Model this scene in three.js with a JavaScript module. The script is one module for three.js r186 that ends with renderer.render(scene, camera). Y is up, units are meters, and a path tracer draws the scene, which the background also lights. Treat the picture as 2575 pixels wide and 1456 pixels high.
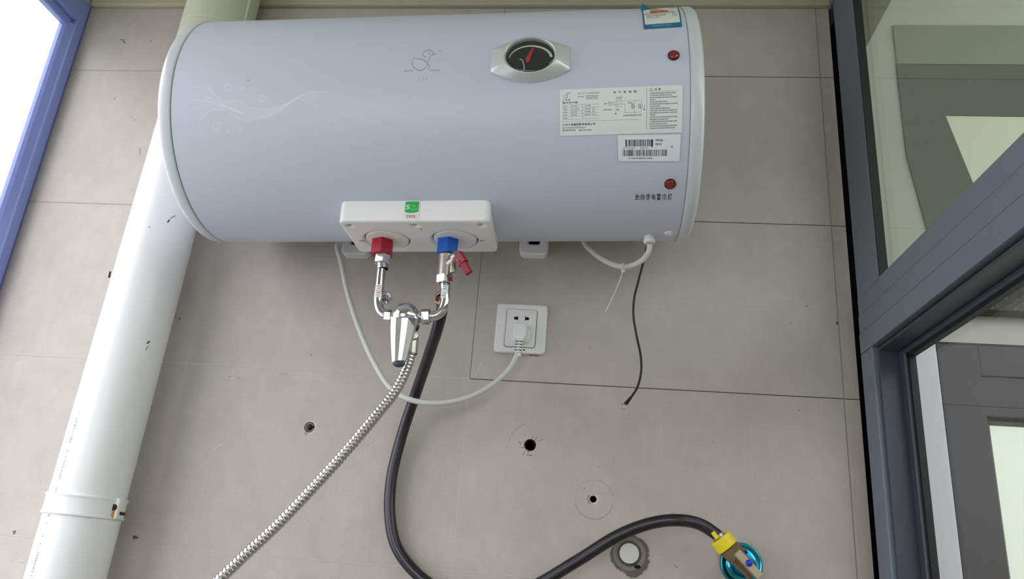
import * as THREE from 'three';
import { RoundedBoxGeometry } from 'three/addons/geometries/RoundedBoxGeometry.js';
import { mergeGeometries } from 'three/addons/utils/BufferGeometryUtils.js';

// ------------------------------------------------------------------ camera, sky, exposure
const scene = new THREE.Scene();
const IMG_W = 2575, IMG_H = 1456, FOCAL = 1921;
const camera = new THREE.PerspectiveCamera(2 * Math.atan(IMG_H / 2 / FOCAL) * 180 / Math.PI, IMG_W / IMG_H, 0.02, 200);
camera.position.set(0.2002, -0.2866, 1.2286);
camera.rotation.order = 'YXZ';
camera.rotation.set(0.34679, 0.11478, 0.07969);
camera.updateMatrixWorld(true);

// overcast sky: a little brighter towards the zenith
{
  const w = 64, h = 32, d = new Float32Array(w * h * 4);
  for (let j = 0; j < h; j++) for (let i = 0; i < w; i++) {
    const el = Math.max(0, Math.sin(((j + 0.5) / h - 0.5) * Math.PI)), l = (1 + 2 * el) / 3, k = (j * w + i) * 4;
    d[k] = 0.98 * l; d[k + 1] = 0.985 * l; d[k + 2] = 1.03 * l; d[k + 3] = 1;
  }
  const sky = new THREE.DataTexture(d, w, h, THREE.RGBAFormat, THREE.FloatType);
  sky.mapping = THREE.EquirectangularReflectionMapping; sky.magFilter = THREE.LinearFilter; sky.needsUpdate = true;
  scene.background = sky; scene.backgroundIntensity = 7.5;
}
const renderer = new THREE.WebGLRenderer({ antialias: true });
renderer.toneMapping = THREE.LinearToneMapping;
renderer.toneMappingExposure = 0.95;
renderer.shadowMap.enabled = true;

// ------------------------------------------------------------------ helpers
let seed = 1234567;
const rnd = () => { seed = (seed * 1664525 + 1013904223) % 4294967296; return seed / 4294967296; };
const V = (x, y, z) => new THREE.Vector3(x, y, z);
const RAD = Math.PI / 180;
const CAM = camera.position.clone(), CAMQ = camera.quaternion.clone();
const ray = (u, v) => V((u - IMG_W / 2) / FOCAL, -(v - IMG_H / 2) / FOCAL, -1).applyQuaternion(CAMQ);
const atZ = (u, v, z = 0) => { const d = ray(u, v); return CAM.clone().addScaledVector(d, (z - CAM.z) / d.z); };
const atX = (u, v, x) => { const d = ray(u, v); return CAM.clone().addScaledVector(d, (x - CAM.x) / d.x); };
const atY = (u, v, y) => { const d = ray(u, v); return CAM.clone().addScaledVector(d, (y - CAM.y) / d.y); };

// the tank: a cylinder lying along its own x axis, hung a little out of level
const TANK = { c: V(0, 0.353, 0.194), r: 0.174, tilt: 0.039, s0: -0.4025, s1: 0.312 };
const TM = new THREE.Matrix4().makeRotationZ(TANK.tilt).setPosition(TANK.c), TMI = TM.clone().invert();
function onTank(u, v, r = TANK.r) {          // photo pixel -> [along the axis, angle up from the front]
  const o = CAM.clone().applyMatrix4(TMI), d = ray(u, v).transformDirection(TMI);
  const A = d.y * d.y + d.z * d.z, B = o.y * d.y + o.z * d.z, C = o.y * o.y + o.z * o.z - r * r;
  const k = Math.max(0, B * B - A * C), t = (-B - Math.sqrt(k)) / A;
  const h = o.addScaledVector(d, t);
  return [h.x, Math.atan2(h.y, h.z)];
}
const tankPoint = (s, a, r = TANK.r) => V(s, r * Math.sin(a), r * Math.cos(a));

const used = {};
const numbered = (n) => { used[n] = (used[n] ?? -1) + 1; return used[n] ? `${n}_${String(used[n]).padStart(3, '0')}` : n; };
function mesh(name, geometry, material, parent) {
  const m = new THREE.Mesh(Array.isArray(geometry) ? merge(geometry) : geometry, material);
  m.name = name; m.castShadow = m.receiveShadow = true;
  if (parent) parent.add(m);
  return m;
}
function merge(list) {
  const l = list.map((g) => { const n = g.index ? g.toNonIndexed() : g; for (const k of Object.keys(n.attributes)) if (!['position', 'normal', 'uv'].includes(k)) n.deleteAttribute(k); return n; });
  return mergeGeometries(l);
}
function thing(name, label, category, p = V(0, 0, 0), group) {
  const o = new THREE.Group(); o.name = numbered(name); o.position.copy(p); scene.add(o);
  o.userData = { label, category }; if (group) o.userData.group = group;
  return o;
}
function struct(name, geometry, material) {
  const m = mesh(name, geometry, material, scene); m.userData.kind = 'structure'; return m;
}
function structGroup(name) {
  const o = new THREE.Group(); o.name = name; scene.add(o); o.userData.kind = 'structure'; return o;
}
function box(x0, x1, y0, y1, z0, z1, bevel = 0) {
  const w = x1 - x0, h = y1 - y0, d = z1 - z0;
  const g = bevel ? new RoundedBoxGeometry(w, h, d, 3, Math.min(bevel, w / 2.01, h / 2.01, d / 2.01)) : new THREE.BoxGeometry(w, h, d);
  return g.translate((x0 + x1) / 2, (y0 + y1) / 2, (z0 + z1) / 2);
}
function align(g, from, to) {                // geometry built along +y from 0 is laid along from -> to
  const d = to.clone().sub(from).normalize();
  g.applyQuaternion(new THREE.Quaternion().setFromUnitVectors(V(0, 1, 0), d));
  return g.translate(from.x, from.y, from.z);
}
const rod = (a, b, ra, rb = ra, n = 24) => align(new THREE.CylinderGeometry(rb, ra, a.distanceTo(b), n).translate(0, a.distanceTo(b) / 2, 0), a, b);
function lathe(profile, a, b, n = 40) {      // profile [[radius, distance from a]...]
  return align(new THREE.LatheGeometry(profile.map(([r, y]) => new THREE.Vector2(Math.max(r, 1e-5), y)), n), a, b);
}
function hexNut(a, b, across, hole = 0, turn = 0, chamfer = 0.0012) {
  const h = a.distanceTo(b), s = new THREE.Shape(), r = across / Math.sqrt(3);
  for (let i = 0; i < 6; i++) { const t = i * Math.PI / 3 + turn; s[i ? 'lineTo' : 'moveTo'](r * Math.cos(t), r * Math.sin(t)); }
  s.closePath();
  if (hole) { const p = new THREE.Path(); p.absarc(0, 0, hole, 0, Math.PI * 2, true); s.holes.push(p); }
  const g = new THREE.ExtrudeGeometry(s, { depth: h - 2 * chamfer, bevelEnabled: true, bevelThickness: chamfer, bevelSize: chamfer, bevelOffset: -chamfer, bevelSegments: 2, curveSegments: 24 });
  g.translate(0, 0, chamfer).rotateX(-Math.PI / 2);
  return align(g, a, b);
}
const curveOf = (pts) => new THREE.CatmullRomCurve3(pts, false, 'centripetal');
const tube = (pts, r, seg = 80, n = 14) => new THREE.TubeGeometry(curveOf(pts), seg, r, n);
function roundRect(w, h, r, S = THREE.Shape) {
  const s = new S(), x = -w / 2, y = -h / 2;
  s.moveTo(x + r, y); s.lineTo(x + w - r, y); s.absarc(x + w - r, y + r, r, -Math.PI / 2, 0);
  s.lineTo(x + w, y + h - r); s.absarc(x + w - r, y + h - r, r, 0, Math.PI / 2);
  s.lineTo(x + r, y + h); s.absarc(x + r, y + h - r, r, Math.PI / 2, Math.PI);
  s.lineTo(x, y + r); s.absarc(x + r, y + r, r, Math.PI, Math.PI * 1.5);
  return s;
}
function extr(shape, depth, bevel = 0, curveSegments = 24) {
  return new THREE.ExtrudeGeometry(shape, bevel ? { depth: depth - bevel, bevelEnabled: true, bevelThickness: bevel, bevelSize: bevel, bevelOffset: -bevel, bevelSegments: 3, curveSegments } : { depth, bevelEnabled: false, curveSegments });
}
const poly = (pts) => { const s = new THREE.Shape(); pts.forEach(([x, y], i) => s[i ? 'lineTo' : 'moveTo'](x, y)); s.closePath(); return s; };
function canvas(w, h, fill) { const c = document.createElement('canvas'); c.width = w; c.height = h; const g = c.getContext('2d'); if (fill) { g.fillStyle = fill; g.fillRect(0, 0, w, h); } return [c, g]; }
function tex(c, srgb = true) { const t = new THREE.CanvasTexture(c); if (srgb) t.colorSpace = THREE.SRGBColorSpace; t.wrapS = t.wrapT = THREE.RepeatWrapping; t.magFilter = THREE.LinearFilter; t.anisotropy = 8; return t; }
function noiseTex(n, f, srgb) {              // f(i, j) -> [r, g, b] 0..255
  const d = new Uint8Array(n * n * 4);
  for (let j = 0; j < n; j++) for (let i = 0; i < n; i++) { const c = f(i, j), k = (j * n + i) * 4; d[k] = c[0]; d[k + 1] = c[1]; d[k + 2] = c[2]; d[k + 3] = 255; }
  const t = new THREE.DataTexture(d, n, n); t.magFilter = THREE.LinearFilter; t.minFilter = THREE.LinearMipmapLinearFilter; t.generateMipmaps = true; t.wrapS = t.wrapT = THREE.RepeatWrapping;
  if (srgb) t.colorSpace = THREE.SRGBColorSpace; t.needsUpdate = true; return t;
}
function withRepeat(t, x, y) { const c = t.clone(); c.repeat.set(x, y); c.needsUpdate = true; return c; }
const std = (color, roughness = 0.5, metalness = 0, extra = {}) => new THREE.MeshStandardMaterial({ color, roughness, metalness, ...extra });
const lin = (r, g, b) => new THREE.Color().setRGB(r, g, b);
function planarUV(g, s = 1) {                // uv in metres across x and y
  const p = g.attributes.position, uv = new Float32Array(p.count * 2);
  for (let i = 0; i < p.count; i++) { uv[2 * i] = p.getX(i) * s; uv[2 * i + 1] = p.getY(i) * s; }
  g.setAttribute('uv', new THREE.BufferAttribute(uv, 2)); return g;
}

// strokes of the printed characters on a 10 x 10 grid (the text faces have none)
const GLYPH = {
  '地': '0343 2028 0847 42489897 6066 349396', '线': '30033306 0645 0847 4382 4594 607599 8549', '带': '0292 2023 5053 7073 05049495 29268688 5559',
  '电': '1282861612 1484 40489897', '警': '0141 1012 3032 1203 124244 1333 6052 5191 8154 6294 2575 0696 2777 2878792928', '示': '2171 0393 535948 2508 7598',
  '灯': '0315 4234 202509 2548 4191 717968', '注': '0122 0425 0926 6071 3292 4595 6269 3999', '意': '5051 1181 3133 6163 0393 2474762624 2575 0917 37397978 5758 8798',
  '气': '2003 2191 2383 1575789998', '原': '1191 111609 5142 3383863633 3484 5659 3729 7799', '理': '0131 0434 0837 2127 4191954541 4393 6169 4797 3999',
  '图': '0090990900 4124 327226 4376 4657 3768', '山': '030888 4048 8389', '东': '1181 402484 535948 3618 7698', '小': '404938 2306 7396', '鸭': '0242460602 0444 2229 6051 518184 5155959988 5787',
  '集': '3013 2226 2282 2383 2484 2686 5159 0797 4719 6799', '团': '0090990900 2373 515747 5427', '家': '4051 03019193 2373 4315 34565949 4617 4719 8465 6598',
  '有': '0292 4006 3439 34848979 3585 3787', '限': '0109 013124351 6 5191955 5 5393 515968 9677 6599', '公': '3105 6195 452988 6689', '司': '11818978 1363 2565682825', '水': '404938 033307 8254 5498', '器': '0030330300 6090936360 0595 0636390906 6696996966',
  '热': '0141 2024 0434 5052 418295 0718 3738 5758 8798', '式': '0292 6069 6999 0535 3538 0848', '储': '2004 2229 3142 343836 5191 7075 4494 9058 5696995956', '牌': '1019 1434 3439 5191945451 7157 4797 7579',
};
function glyph(g, ch, x, y, w, h, lw) {
  g.lineWidth = lw; g.lineCap = 'round'; g.lineJoin = 'round';
  for (const s of (GLYPH[ch] || '').split(' ')) { g.beginPath(); for (let i = 0; i + 1 < s.length; i += 2) { const px = x + w * (+s[i] + 0.5) / 10, py = y + h * (+s[i + 1] + 0.5) / 10; i ? g.lineTo(px, py) : g.moveTo(px, py); } g.stroke(); }
}
function glyphs(g, str, x, y, w, h, step, lw) { [...str].forEach((c, i) => glyph(g, c, x + i * step, y, w, h, lw)); }
function tinyPrint(g, x, y, len, h, lw) {    // print too small to read in the photograph
  let k = 0;
  for (let q = x; q < x + len - h; q += h * 1.12, k++) {
    g.lineWidth = lw; g.beginPath();
    for (let n = 0; n < 3; n++) { const yy = y + h * (0.15 + 0.35 * n); g.moveTo(q + h * 0.1 * rnd(), yy); g.lineTo(q + h * (0.6 + 0.3 * rnd()), yy); }
    for (let n = 0; n < 2; n++) { const xx = q + h * (0.1 + 0.7 * rnd()); g.moveTo(xx, y); g.lineTo(xx, y + h); }
    g.stroke();
  }
}

// ------------------------------------------------------------------ materials
const fineNoise = noiseTex(256, () => { const v = 118 + 20 * rnd(); return [v, v, v]; });
const M = {
  plaster: std('#cfccc0', 0.9), ceiling: std('#c9c7b6', 0.9), floor: std('#979287', 0.7), backing: std('#4a3a30', 0.95), earth: std('#8b8d86', 1),
  trim: std('#b9b79c', 0.6),
  frame: std('#747b86', 0.42, 0.1, { bumpMap: withRepeat(fineNoise, 6, 6), bumpScale: 0.0002 }), frameDark: std('#454a53', 0.45, 0.2), gasket: std('#0f1114', 0.6), doorGrey: std('#25282e', 0.45, 0.1),
  flareBlueFrame: std('#8190cd', 0.3), flareBlueDark: std('#5f69ac', 0.5), glass: new THREE.MeshPhysicalMaterial({ color: '#ffffff', roughness: 0, transmission: 1, thickness: 0, ior: 1.45 }),  // window blues: lens flare haze put into the colour, frame itself grey
  tintGlass: new THREE.MeshPhysicalMaterial({ color: '#eef3ec', roughness: 0, transmission: 1, thickness: 0, ior: 1.45 }),
  frosted: new THREE.MeshPhysicalMaterial({ color: '#c3c9c0', roughness: 0.6, transmission: 1, thickness: 0, ior: 1.3 }),
  capWhite: new THREE.MeshPhysicalMaterial({ color: '#d3d7e0', roughness: 0.3, clearcoat: 0.3, clearcoatRoughness: 0.2 }),
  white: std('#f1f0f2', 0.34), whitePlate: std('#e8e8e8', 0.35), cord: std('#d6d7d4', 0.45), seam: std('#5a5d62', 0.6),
  pvc: std('#f0f2f4', 0.3), pvcOld: std('#c9cdb9', 0.45),
  chrome: std('#d6d6da', 0.09, 1), steel: std('#b9b6b0', 0.32, 1), nickel: std('#b5afa6', 0.38, 0.9), brass: std('#94805f', 0.34, 0.9), brassDull: std('#a99c86', 0.5, 0.5),
  red: std('#a80a28', 0.42), redHandle: std('#8f1029', 0.4), blue: std('#0a5cc4', 0.42), yellow: std('#f0dc1e', 0.45), blueDot: std('#0a2fbe', 0.4),
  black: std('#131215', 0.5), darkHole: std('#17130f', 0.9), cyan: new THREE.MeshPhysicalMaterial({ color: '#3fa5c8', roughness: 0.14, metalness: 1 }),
  silverPlastic: std('#d3d6da', 0.3, 0.35), dial: std('#26282b', 0.5), needle: std('#d23038', 0.5), scale: std('#dcdcd8', 0.5),
  lampRed: new THREE.MeshPhysicalMaterial({ color: '#8a1420', roughness: 0.25, clearcoat: 0.6 }), lampRim: std('#3a0a12', 0.5), anchor: std('#b8b2b6', 0.5), mortar: std('#6a6764', 0.95, 0, { bumpMap: fineNoise, bumpScale: 0.002 }), mortarLight: std('#86827d', 0.95),
  plug: std('#dcdcd4', 0.5), rust: std('#3b1d12', 0.8), groutDark: std('#5a5148', 0.95), groutLight: std('#cdc8c1', 0.95), groutMid: std('#978d80', 0.95), groutTile: std('#aaa398', 0.95),
};

// ------------------------------------------------------------------ the room shell
const RX0 = -0.88, RX1 = 0.622, RY0 = -1.72, RY1 = 0.80, RZ1 = 1.8;      // inner faces
struct('ground', box(-40, 40, -14.2, -14, -40, 40), M.earth);
struct('floor', box(-1.0, 2.4, RY0 - 0.1, RY0, -0.5, RZ1 + 0.1), M.floor);
struct('ceiling', box(-1.0, 0.75, RY1, RY1 + 0.1, -0.2, RZ1 + 0.1), M.ceiling);
const trim = struct('trim_1', [box(RX0 + 0.001, RX1, 0.7555, RY1, 0, 0.012, 0.003), box(RX0 + 0.001, RX1, 0.775, RY1, 0.01, 0.022, 0.004)], M.trim);

// holes drilled in the tiled wall: [x, y, radius]
const holePx = [[778, 1074, 0.0088], [1333, 1119, 0.0095], [1492, 1255, 0.0052]];
const HOLES = holePx.map(([u, v, r]) => { const p = atZ(u, v); return [p.x, p.y, r]; });
const OUT = atZ(1583, 1393), ROSE = atZ(1863, 1419);
const allHoles = [...HOLES, [OUT.x, OUT.y, 0.0215]];
function punch(shape, x0, x1, y0, y1, grow = 0) {
  for (const [x, y, r] of allHoles) if (x > x0 && x < x1 && y > y0 && y < y1) {
    const p = new THREE.Path(); p.absarc(x, y, r + grow, 0, Math.PI * 2, true); shape.holes.push(p);
  }
  return shape;
}
const wallBack = struct('wall_back', [extr(punch(poly([[-0.90, RY0], [0.622, RY0], [0.622, RY1 + 0.02], [-0.90, RY1 + 0.02]]), -9, 9, -9, 9), 0.07).translate(0, 0, -0.0795)
,  box(-0.90, 0.622, RY0, RY1 + 0.02, -0.2, -0.0794)], M.backing);

// one picture of the glaze for the whole tiled wall, in wall metres
const WX0 = -0.95, WX1 = 0.65, WY0 = -0.62, WY1 = 0.80;
const [wc, wg] = canvas(2048, 1820, '#bcb5af');
{
  const X = (x) => (x - WX0) / (WX1 - WX0) * 2048, Y = (y) => (WY1 - y) / (WY1 - WY0) * 1820;
  const id = wg.getImageData(0, 0, 2048, 1820), d = id.data;
  const rows = Array.from({ length: 1820 }, () => rnd()), cols = Array.from({ length: 2048 }, () => rnd());
  const N = 34, coarse = Array.from({ length: N * N }, () => rnd());
  const co = (x, y) => { const i = Math.floor(x), j = Math.floor(y), fx = x - i, fy = y - j, q = (a, b) => coarse[((b + N) % N) * N + ((a + N) % N)]; const s = (t) => t * t * (3 - 2 * t), u = s(fx), v = s(fy); return (q(i, j) * (1 - u) + q(i + 1, j) * u) * (1 - v) + (q(i, j + 1) * (1 - u) + q(i + 1, j + 1) * u) * v; };
  for (let j = 0; j < 1820; j++) for (let i = 0; i < 2048; i++) {
    const k = (j * 2048 + i) * 4;
    const v = (rows[j] - 0.5) * 3 + (cols[i] - 0.5) * 3 + (rnd() - 0.5) * 12 + (co(i / 62, j / 62) - 0.5) * 7 + (co(i / 17 + 5, j / 23 + 9) - 0.5) * 6;
    d[k] += v; d[k + 1] += v; d[k + 2] += v * 0.95;
  }
  wg.putImageData(id, 0, 0);
  const P = (u, v) => { const p = atZ(u, v); return [X(p.x), Y(p.y)]; };
  const stroke = (pts, col, w) => { wg.strokeStyle = col; wg.lineCap = 'round'; for (let n = 0; n < 3; n++) { wg.globalAlpha = 0.55; wg.lineWidth = w * (0.25 + 0.3 * rnd()); wg.beginPath(); pts.forEach(([u, v], i) => { const [x, y] = P(u, v), q = w * 0.7; const a = x + (rnd() - 0.5) * q, b = y + (rnd() - 0.5) * q; i ? wg.lineTo(a, b) : wg.moveTo(a, b); }); wg.stroke(); } wg.globalAlpha = 1; };
  const speck = (u, v, r, col) => { const [x, y] = P(u, v); wg.fillStyle = col; for (let n = 0; n < 5; n++) { wg.beginPath(); wg.ellipse(x + (rnd() - 0.5) * r, y + (rnd() - 0.5) * r, r * (0.3 + 0.4 * rnd()), r * (0.2 + 0.3 * rnd()), rnd() * 3, 0, 7); wg.fill(); } };
  // dried insects, scuffs and scratches
  stroke([[303, 99], [308, 101], [311, 105], [315, 108]], '#4e463d', 4); stroke([[311, 100], [316, 98]], '#6b6357', 2.5); stroke([[316, 85], [322, 80]], '#8d867b', 2); speck(322, 60, 3, '#8d867b'); speck(380, 102, 3, '#8d867b'); speck(368, 76, 2.5, '#8d867b');
  stroke([[288, 250], [289, 244]], '#6f685d', 3); stroke([[280, 258], [268, 263]], '#a29a8e', 1.5); speck(330, 295, 2.5, '#8d867b'); speck(337, 302, 2.5, '#857e73'); stroke([[350, 372], [352, 380], [351, 388]], '#4e463d', 2.5);
  speck(206, 234, 2, '#a29a8e'); speck(312, 338, 2.5, '#aaa397'); speck(36, 1338, 5, '#6b6357'); stroke([[50, 1415], [62, 1414]], '#8d867b', 2); speck(338, 1350, 5, '#5b5348'); speck(345, 1352, 3, '#6b6357');
  stroke([[440, 797], [444, 799]], '#3d362f', 2.5); speck(452, 802, 3, '#4e463d'); stroke([[700, 944], [712, 940], [722, 940]], '#8d867b', 1.5); stroke([[697, 958], [690, 966], [688, 972]], '#a29a8e', 1.5); speck(783, 893, 2.5, '#857e73'); speck(600, 950, 2, '#857e73'); speck(578, 947, 2, '#857e73');
  stroke([[535, 1133], [545, 1124], [560, 1116]], '#d8d2c6', 3);
  stroke([[1210, 910], [1196, 945]], '#d5cfc4', 2); speck(1470, 1228, 2, '#857e73');
  stroke([[1697, 1422], [1703, 1427]], '#6b6357', 2.5); speck(2010, 1032, 2, '#857e73'); speck(2107, 813, 4, '#4e463d'); speck(2030, 770, 3, '#857e73'); speck(1990, 812, 2.5, '#857e73');
  // scratches round the second hole, and the pencilled circles
  for (const [a, b, c, e] of [[1338, 1101, 1342, 1097], [1353, 1110, 1366, 1104], [1309, 1117, 1306, 1110], [1316, 1124, 1312, 1126], [1320, 1134, 1314, 1144], [1330, 1135, 1326, 1138], [1325, 1143, 1338, 1146], [1344, 1108, 1350, 1100]]) stroke([[a, b], [c, e]], '#5e4c42', 2.2);
  const ring = (u, v, r, a0, a1, col, w) => { const p = atZ(u, v); wg.strokeStyle = col; wg.lineWidth = w; wg.beginPath(); wg.arc(X(p.x), Y(p.y), r * 1280, a0, a1); wg.stroke(); };
  ring(1494, 1256, 0.0295, 0.2, 2.9, '#958e82', 1.4); ring(1494, 1256, 0.0295, 4.2, 6.1, '#a39b8f', 1.2); ring(1494, 1256, 0.0295, 2.9, 4.2, '#b2aa9e', 1.5); ring(1333, 1119, 0.034, 3.3, 4.4, '#9a9387', 1.3);
  ring(1492, 1255, 0.0085, 2.2, 3.6, '#9a9287', 4); ring(1492, 1255, 0.0068, -0.9, 1.4, '#d8d4cd', 3.5); ring(778, 1074, 0.0098, -1.6, 1.6, '#d2ccc4', 3); speck(768, 1090, 3, '#877f74'); speck(770, 1092, 2.5, '#877f74');
  // rusty runs beside the last joint on the right
  for (let n = 0; n < 26; n++) { const v = 60 + n * 54 + rnd() * 20, x = (q) => 2054 + (q - 75) * 0.083; stroke([[x(v) + rnd() * 3, v], [x(v + 30) + rnd() * 3, v + 20 + 40 * rnd()]], 'rgba(120,98,76,0.15)', 1.5 + 2.2 * rnd()); stroke([[x(v) + 26 + rnd() * 5, v], [x(v + 30) + 26 + rnd() * 5, v + 30 * rnd()]], 'rgba(130,104,84,0.12)', 2 + 2 * rnd()); }
  for (let n = 0; n < 420; n++) { wg.fillStyle = `rgba(70,62,52,${0.12 + 0.3 * rnd()})`; wg.beginPath(); wg.arc(rnd() * 2048, rnd() * 1820, 0.6 + 0.9 * rnd(), 0, 7); wg.fill(); }
  for (let n = 0; n < 90; n++) { const x = rnd() * 2048, y = rnd() * 1820, a = rnd() * 6.3, l = 4 + 14 * rnd(); wg.strokeStyle = `rgba(230,225,215,${0.05 + 0.12 * rnd()})`; wg.lineWidth = 1; wg.beginPath(); wg.moveTo(x, y); wg.lineTo(x + l * Math.cos(a), y + l * Math.sin(a)); wg.stroke(); }
}
const wallTex = tex(wc);
wallTex.wrapS = wallTex.wrapT = THREE.ClampToEdgeWrapping;
M.tile = std('#ffffff', 0.5, 0, { map: wallTex, bumpMap: fineNoise, bumpScale: 0.0001 });
// bump uses the same uv: repeat the fine noise on its own clone
M.tile.bumpMap = withRepeat(fineNoise, 9, 8);
M.tilePlain = std('#bfb9b0', 0.5);
function wallUV(g, ox, oy) {
  const p = g.attributes.position, uv = new Float32Array(p.count * 2);
  for (let i = 0; i < p.count; i++) { uv[2 * i] = (p.getX(i) + ox - WX0) / (WX1 - WX0); uv[2 * i + 1] = (p.getY(i) + oy - WY0) / (WY1 - WY0); }
  g.setAttribute('uv', new THREE.BufferAttribute(uv, 2)); return g;
}
const XJ = [RX0 - 0.006, -0.6, 0, 0.597, 0.6215], YJ = [RY0, -1.5, -1.2, -0.9, -0.6, -0.3, 0, 0.3, 0.6, 0.799], GAP = 0.0007;
for (let i = 0; i < XJ.length - 1; i++) for (let j = 0; j < YJ.length - 1; j++) {
  const x0 = XJ[i] + GAP, x1 = XJ[i + 1] - GAP, y0 = YJ[j] + GAP, y1 = YJ[j + 1] - GAP;
  const shape = punch(poly([[x0, y0], [x1, y0], [x1, y1], [x0, y1]]), x0, x1, y0, y1);
  const g = extr(shape, 0.0085, 0.0004).translate(0, 0, -0.0089);
  const t = mesh(numbered('tile'), wallUV(g, 0, 0), YJ[j] < -0.6 ? M.tilePlain : M.tile, wallBack);
}
// joints between the tiles, each with its own filling
for (let j = 1; j < YJ.length - 1; j++) for (let i = 0; i < XJ.length - 1; i++) {
  const y = YJ[j], m = j === 6 ? (i < 2 ? M.groutLight : M.groutDark) : j === 5 ? M.groutLight : j >= 7 && i < 2 ? M.groutTile : M.groutDark;
  mesh(numbered('joint'), box(XJ[i] + GAP, XJ[i + 1] - GAP, y - GAP, y + GAP, -0.009, m === M.groutLight || m === M.groutTile ? -0.0001 : -0.0006), m, wallBack);
}
for (let i = 1; i < XJ.length - 1; i++) for (let j = 0; j < YJ.length - 1; j++) {
  const x = XJ[i], m = i === 2 ? (j < 6 ? M.groutLight : M.groutMid) : i === 3 ? M.groutMid : M.groutLight;
  mesh(numbered('joint'), box(x - GAP, x + GAP, YJ[j], YJ[j + 1], -0.009, -0.0004), m, wallBack);
}

// left wall with its window onto the sky
const LW = { y0: -0.75, y1: 0.72, z0: 0.0, z1: 1.2 };
{
  const s = poly([[-0.02, RY0], [RZ1 + 0.1, RY0], [RZ1 + 0.1, RY1 + 0.1], [-0.02, RY1 + 0.1]]);
  const p = new THREE.Path(); p.moveTo(LW.z0, LW.y0); p.lineTo(LW.z0, LW.y1 + 0.035); p.lineTo(LW.z1, LW.y1 + 0.035); p.lineTo(LW.z1, LW.y0); p.closePath(); s.holes.push(p);
  const g = extr(s, 0.03); g.rotateY(-Math.PI / 2); g.translate(RX0 - 0.006, 0, 0);        // shape x -> world z
  struct('wall_left', g, M.plaster);
  const w = structGroup('window_1'); w.position.set(RX0, LW.y0, LW.z0);
  const L = (g2) => g2.translate(-RX0, -LW.y0, -LW.z0);
  // upright by the tiled wall: strip darkened as shadow gap, flat face, splayed bead
  const prof = (pts, y0, y1) => { const q = extr(poly(pts.map(([x, z]) => [x, -z])), y1 - y0); q.rotateX(-Math.PI / 2); q.translate(0, y0, 0); return q; };
  mesh('jamb_strip', L(prof([[-0.906, 0.0005], [-0.884, 0.0005], [-0.884, 0.008], [-0.906, 0.008]], LW.y0, 0.755)), M.flareBlueDark, w);
  mesh('jamb', L(prof([[-0.906, 0.008], [-0.880, 0.008], [-0.880, 0.027], [-0.882, 0.029], [-0.906, 0.029]], LW.y0, 0.755)), M.flareBlueFrame, w);
  mesh('bead', L(prof([[-0.906, 0.029], [-0.883, 0.029], [-0.892, 0.040], [-0.898, 0.043], [-0.906, 0.043]], LW.y0 + 0.05, 0.690)), std('#8190cd', 0.14), w);  // same flare tint in its colour
  mesh('head', L([box(-0.906, -0.880, 0.700, 0.755, 0.029, LW.z1, 0.002)  , box(-0.906, -0.890, 0.682, 0.701, 0.029, LW.z1, 0.004)].reduce((a, b) => merge([a, b]))), M.flareBlueFrame, w);
  mesh('sill', L(box(-0.92, -0.87, LW.y0, LW.y0 + 0.06, 0.029, LW.z1, 0.003)), M.flareBlueFrame, w);
  for (const z of [1.14]) mesh('mullion', L(box(-0.906, -0.88, LW.y0 + 0.06, 0.684, z, z + 0.06, 0.003)), M.flareBlueFrame, w);
  for (const [a, b] of [[0.035, 1.145]]) mesh('pane', L(box(-0.907, -0.902, LW.y0 + 0.05, 0.69, a, b)), M.glass, w);
}
// wall behind the camera with its window
{
  const WY = [-0.40, 0.34], WX = [-0.86, 0.24];
  const s = poly([[-1.0, RY0], [0.75, RY0], [0.75, RY1 + 0.1], [-1.0, RY1 + 0.1]]), p = new THREE.Path();
  p.moveTo(WX[0], WY[0]); p.lineTo(WX[0], WY[1]); p.lineTo(WX[1], WY[1]); p.lineTo(WX[1], WY[0]); p.closePath(); s.holes.push(p);
  struct('wall_rear', extr(s, 0.1).translate(0, 0, RZ1), M.plaster);
  const w = structGroup('window_2'); w.position.set(0, WY[0], RZ1);
  const L = (g) => g.translate(0, -WY[0], -RZ1);
  for (const [n, a] of [['jamb', [WX[0], WX[0] + 0.05, ...WY]], ['jamb', [WX[1] - 0.05, WX[1], ...WY]], ['head', [WX[0], WX[1], WY[1] - 0.05, WY[1]]], ['sill', [WX[0], WX[1], WY[0], WY[0] + 0.05]]])
    mesh(n, L(box(...a, RZ1 + 0.02, RZ1 + 0.08, 0.003)), M.frame, w);
  for (const [a, b] of [[WX[0] + 0.045, WX[1] - 0.045]]) mesh('pane', L(box(a, b, WY[0] + 0.045, WY[1] - 0.045, RZ1 + 0.046, RZ1 + 0.051)), M.glass, w);
}
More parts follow.
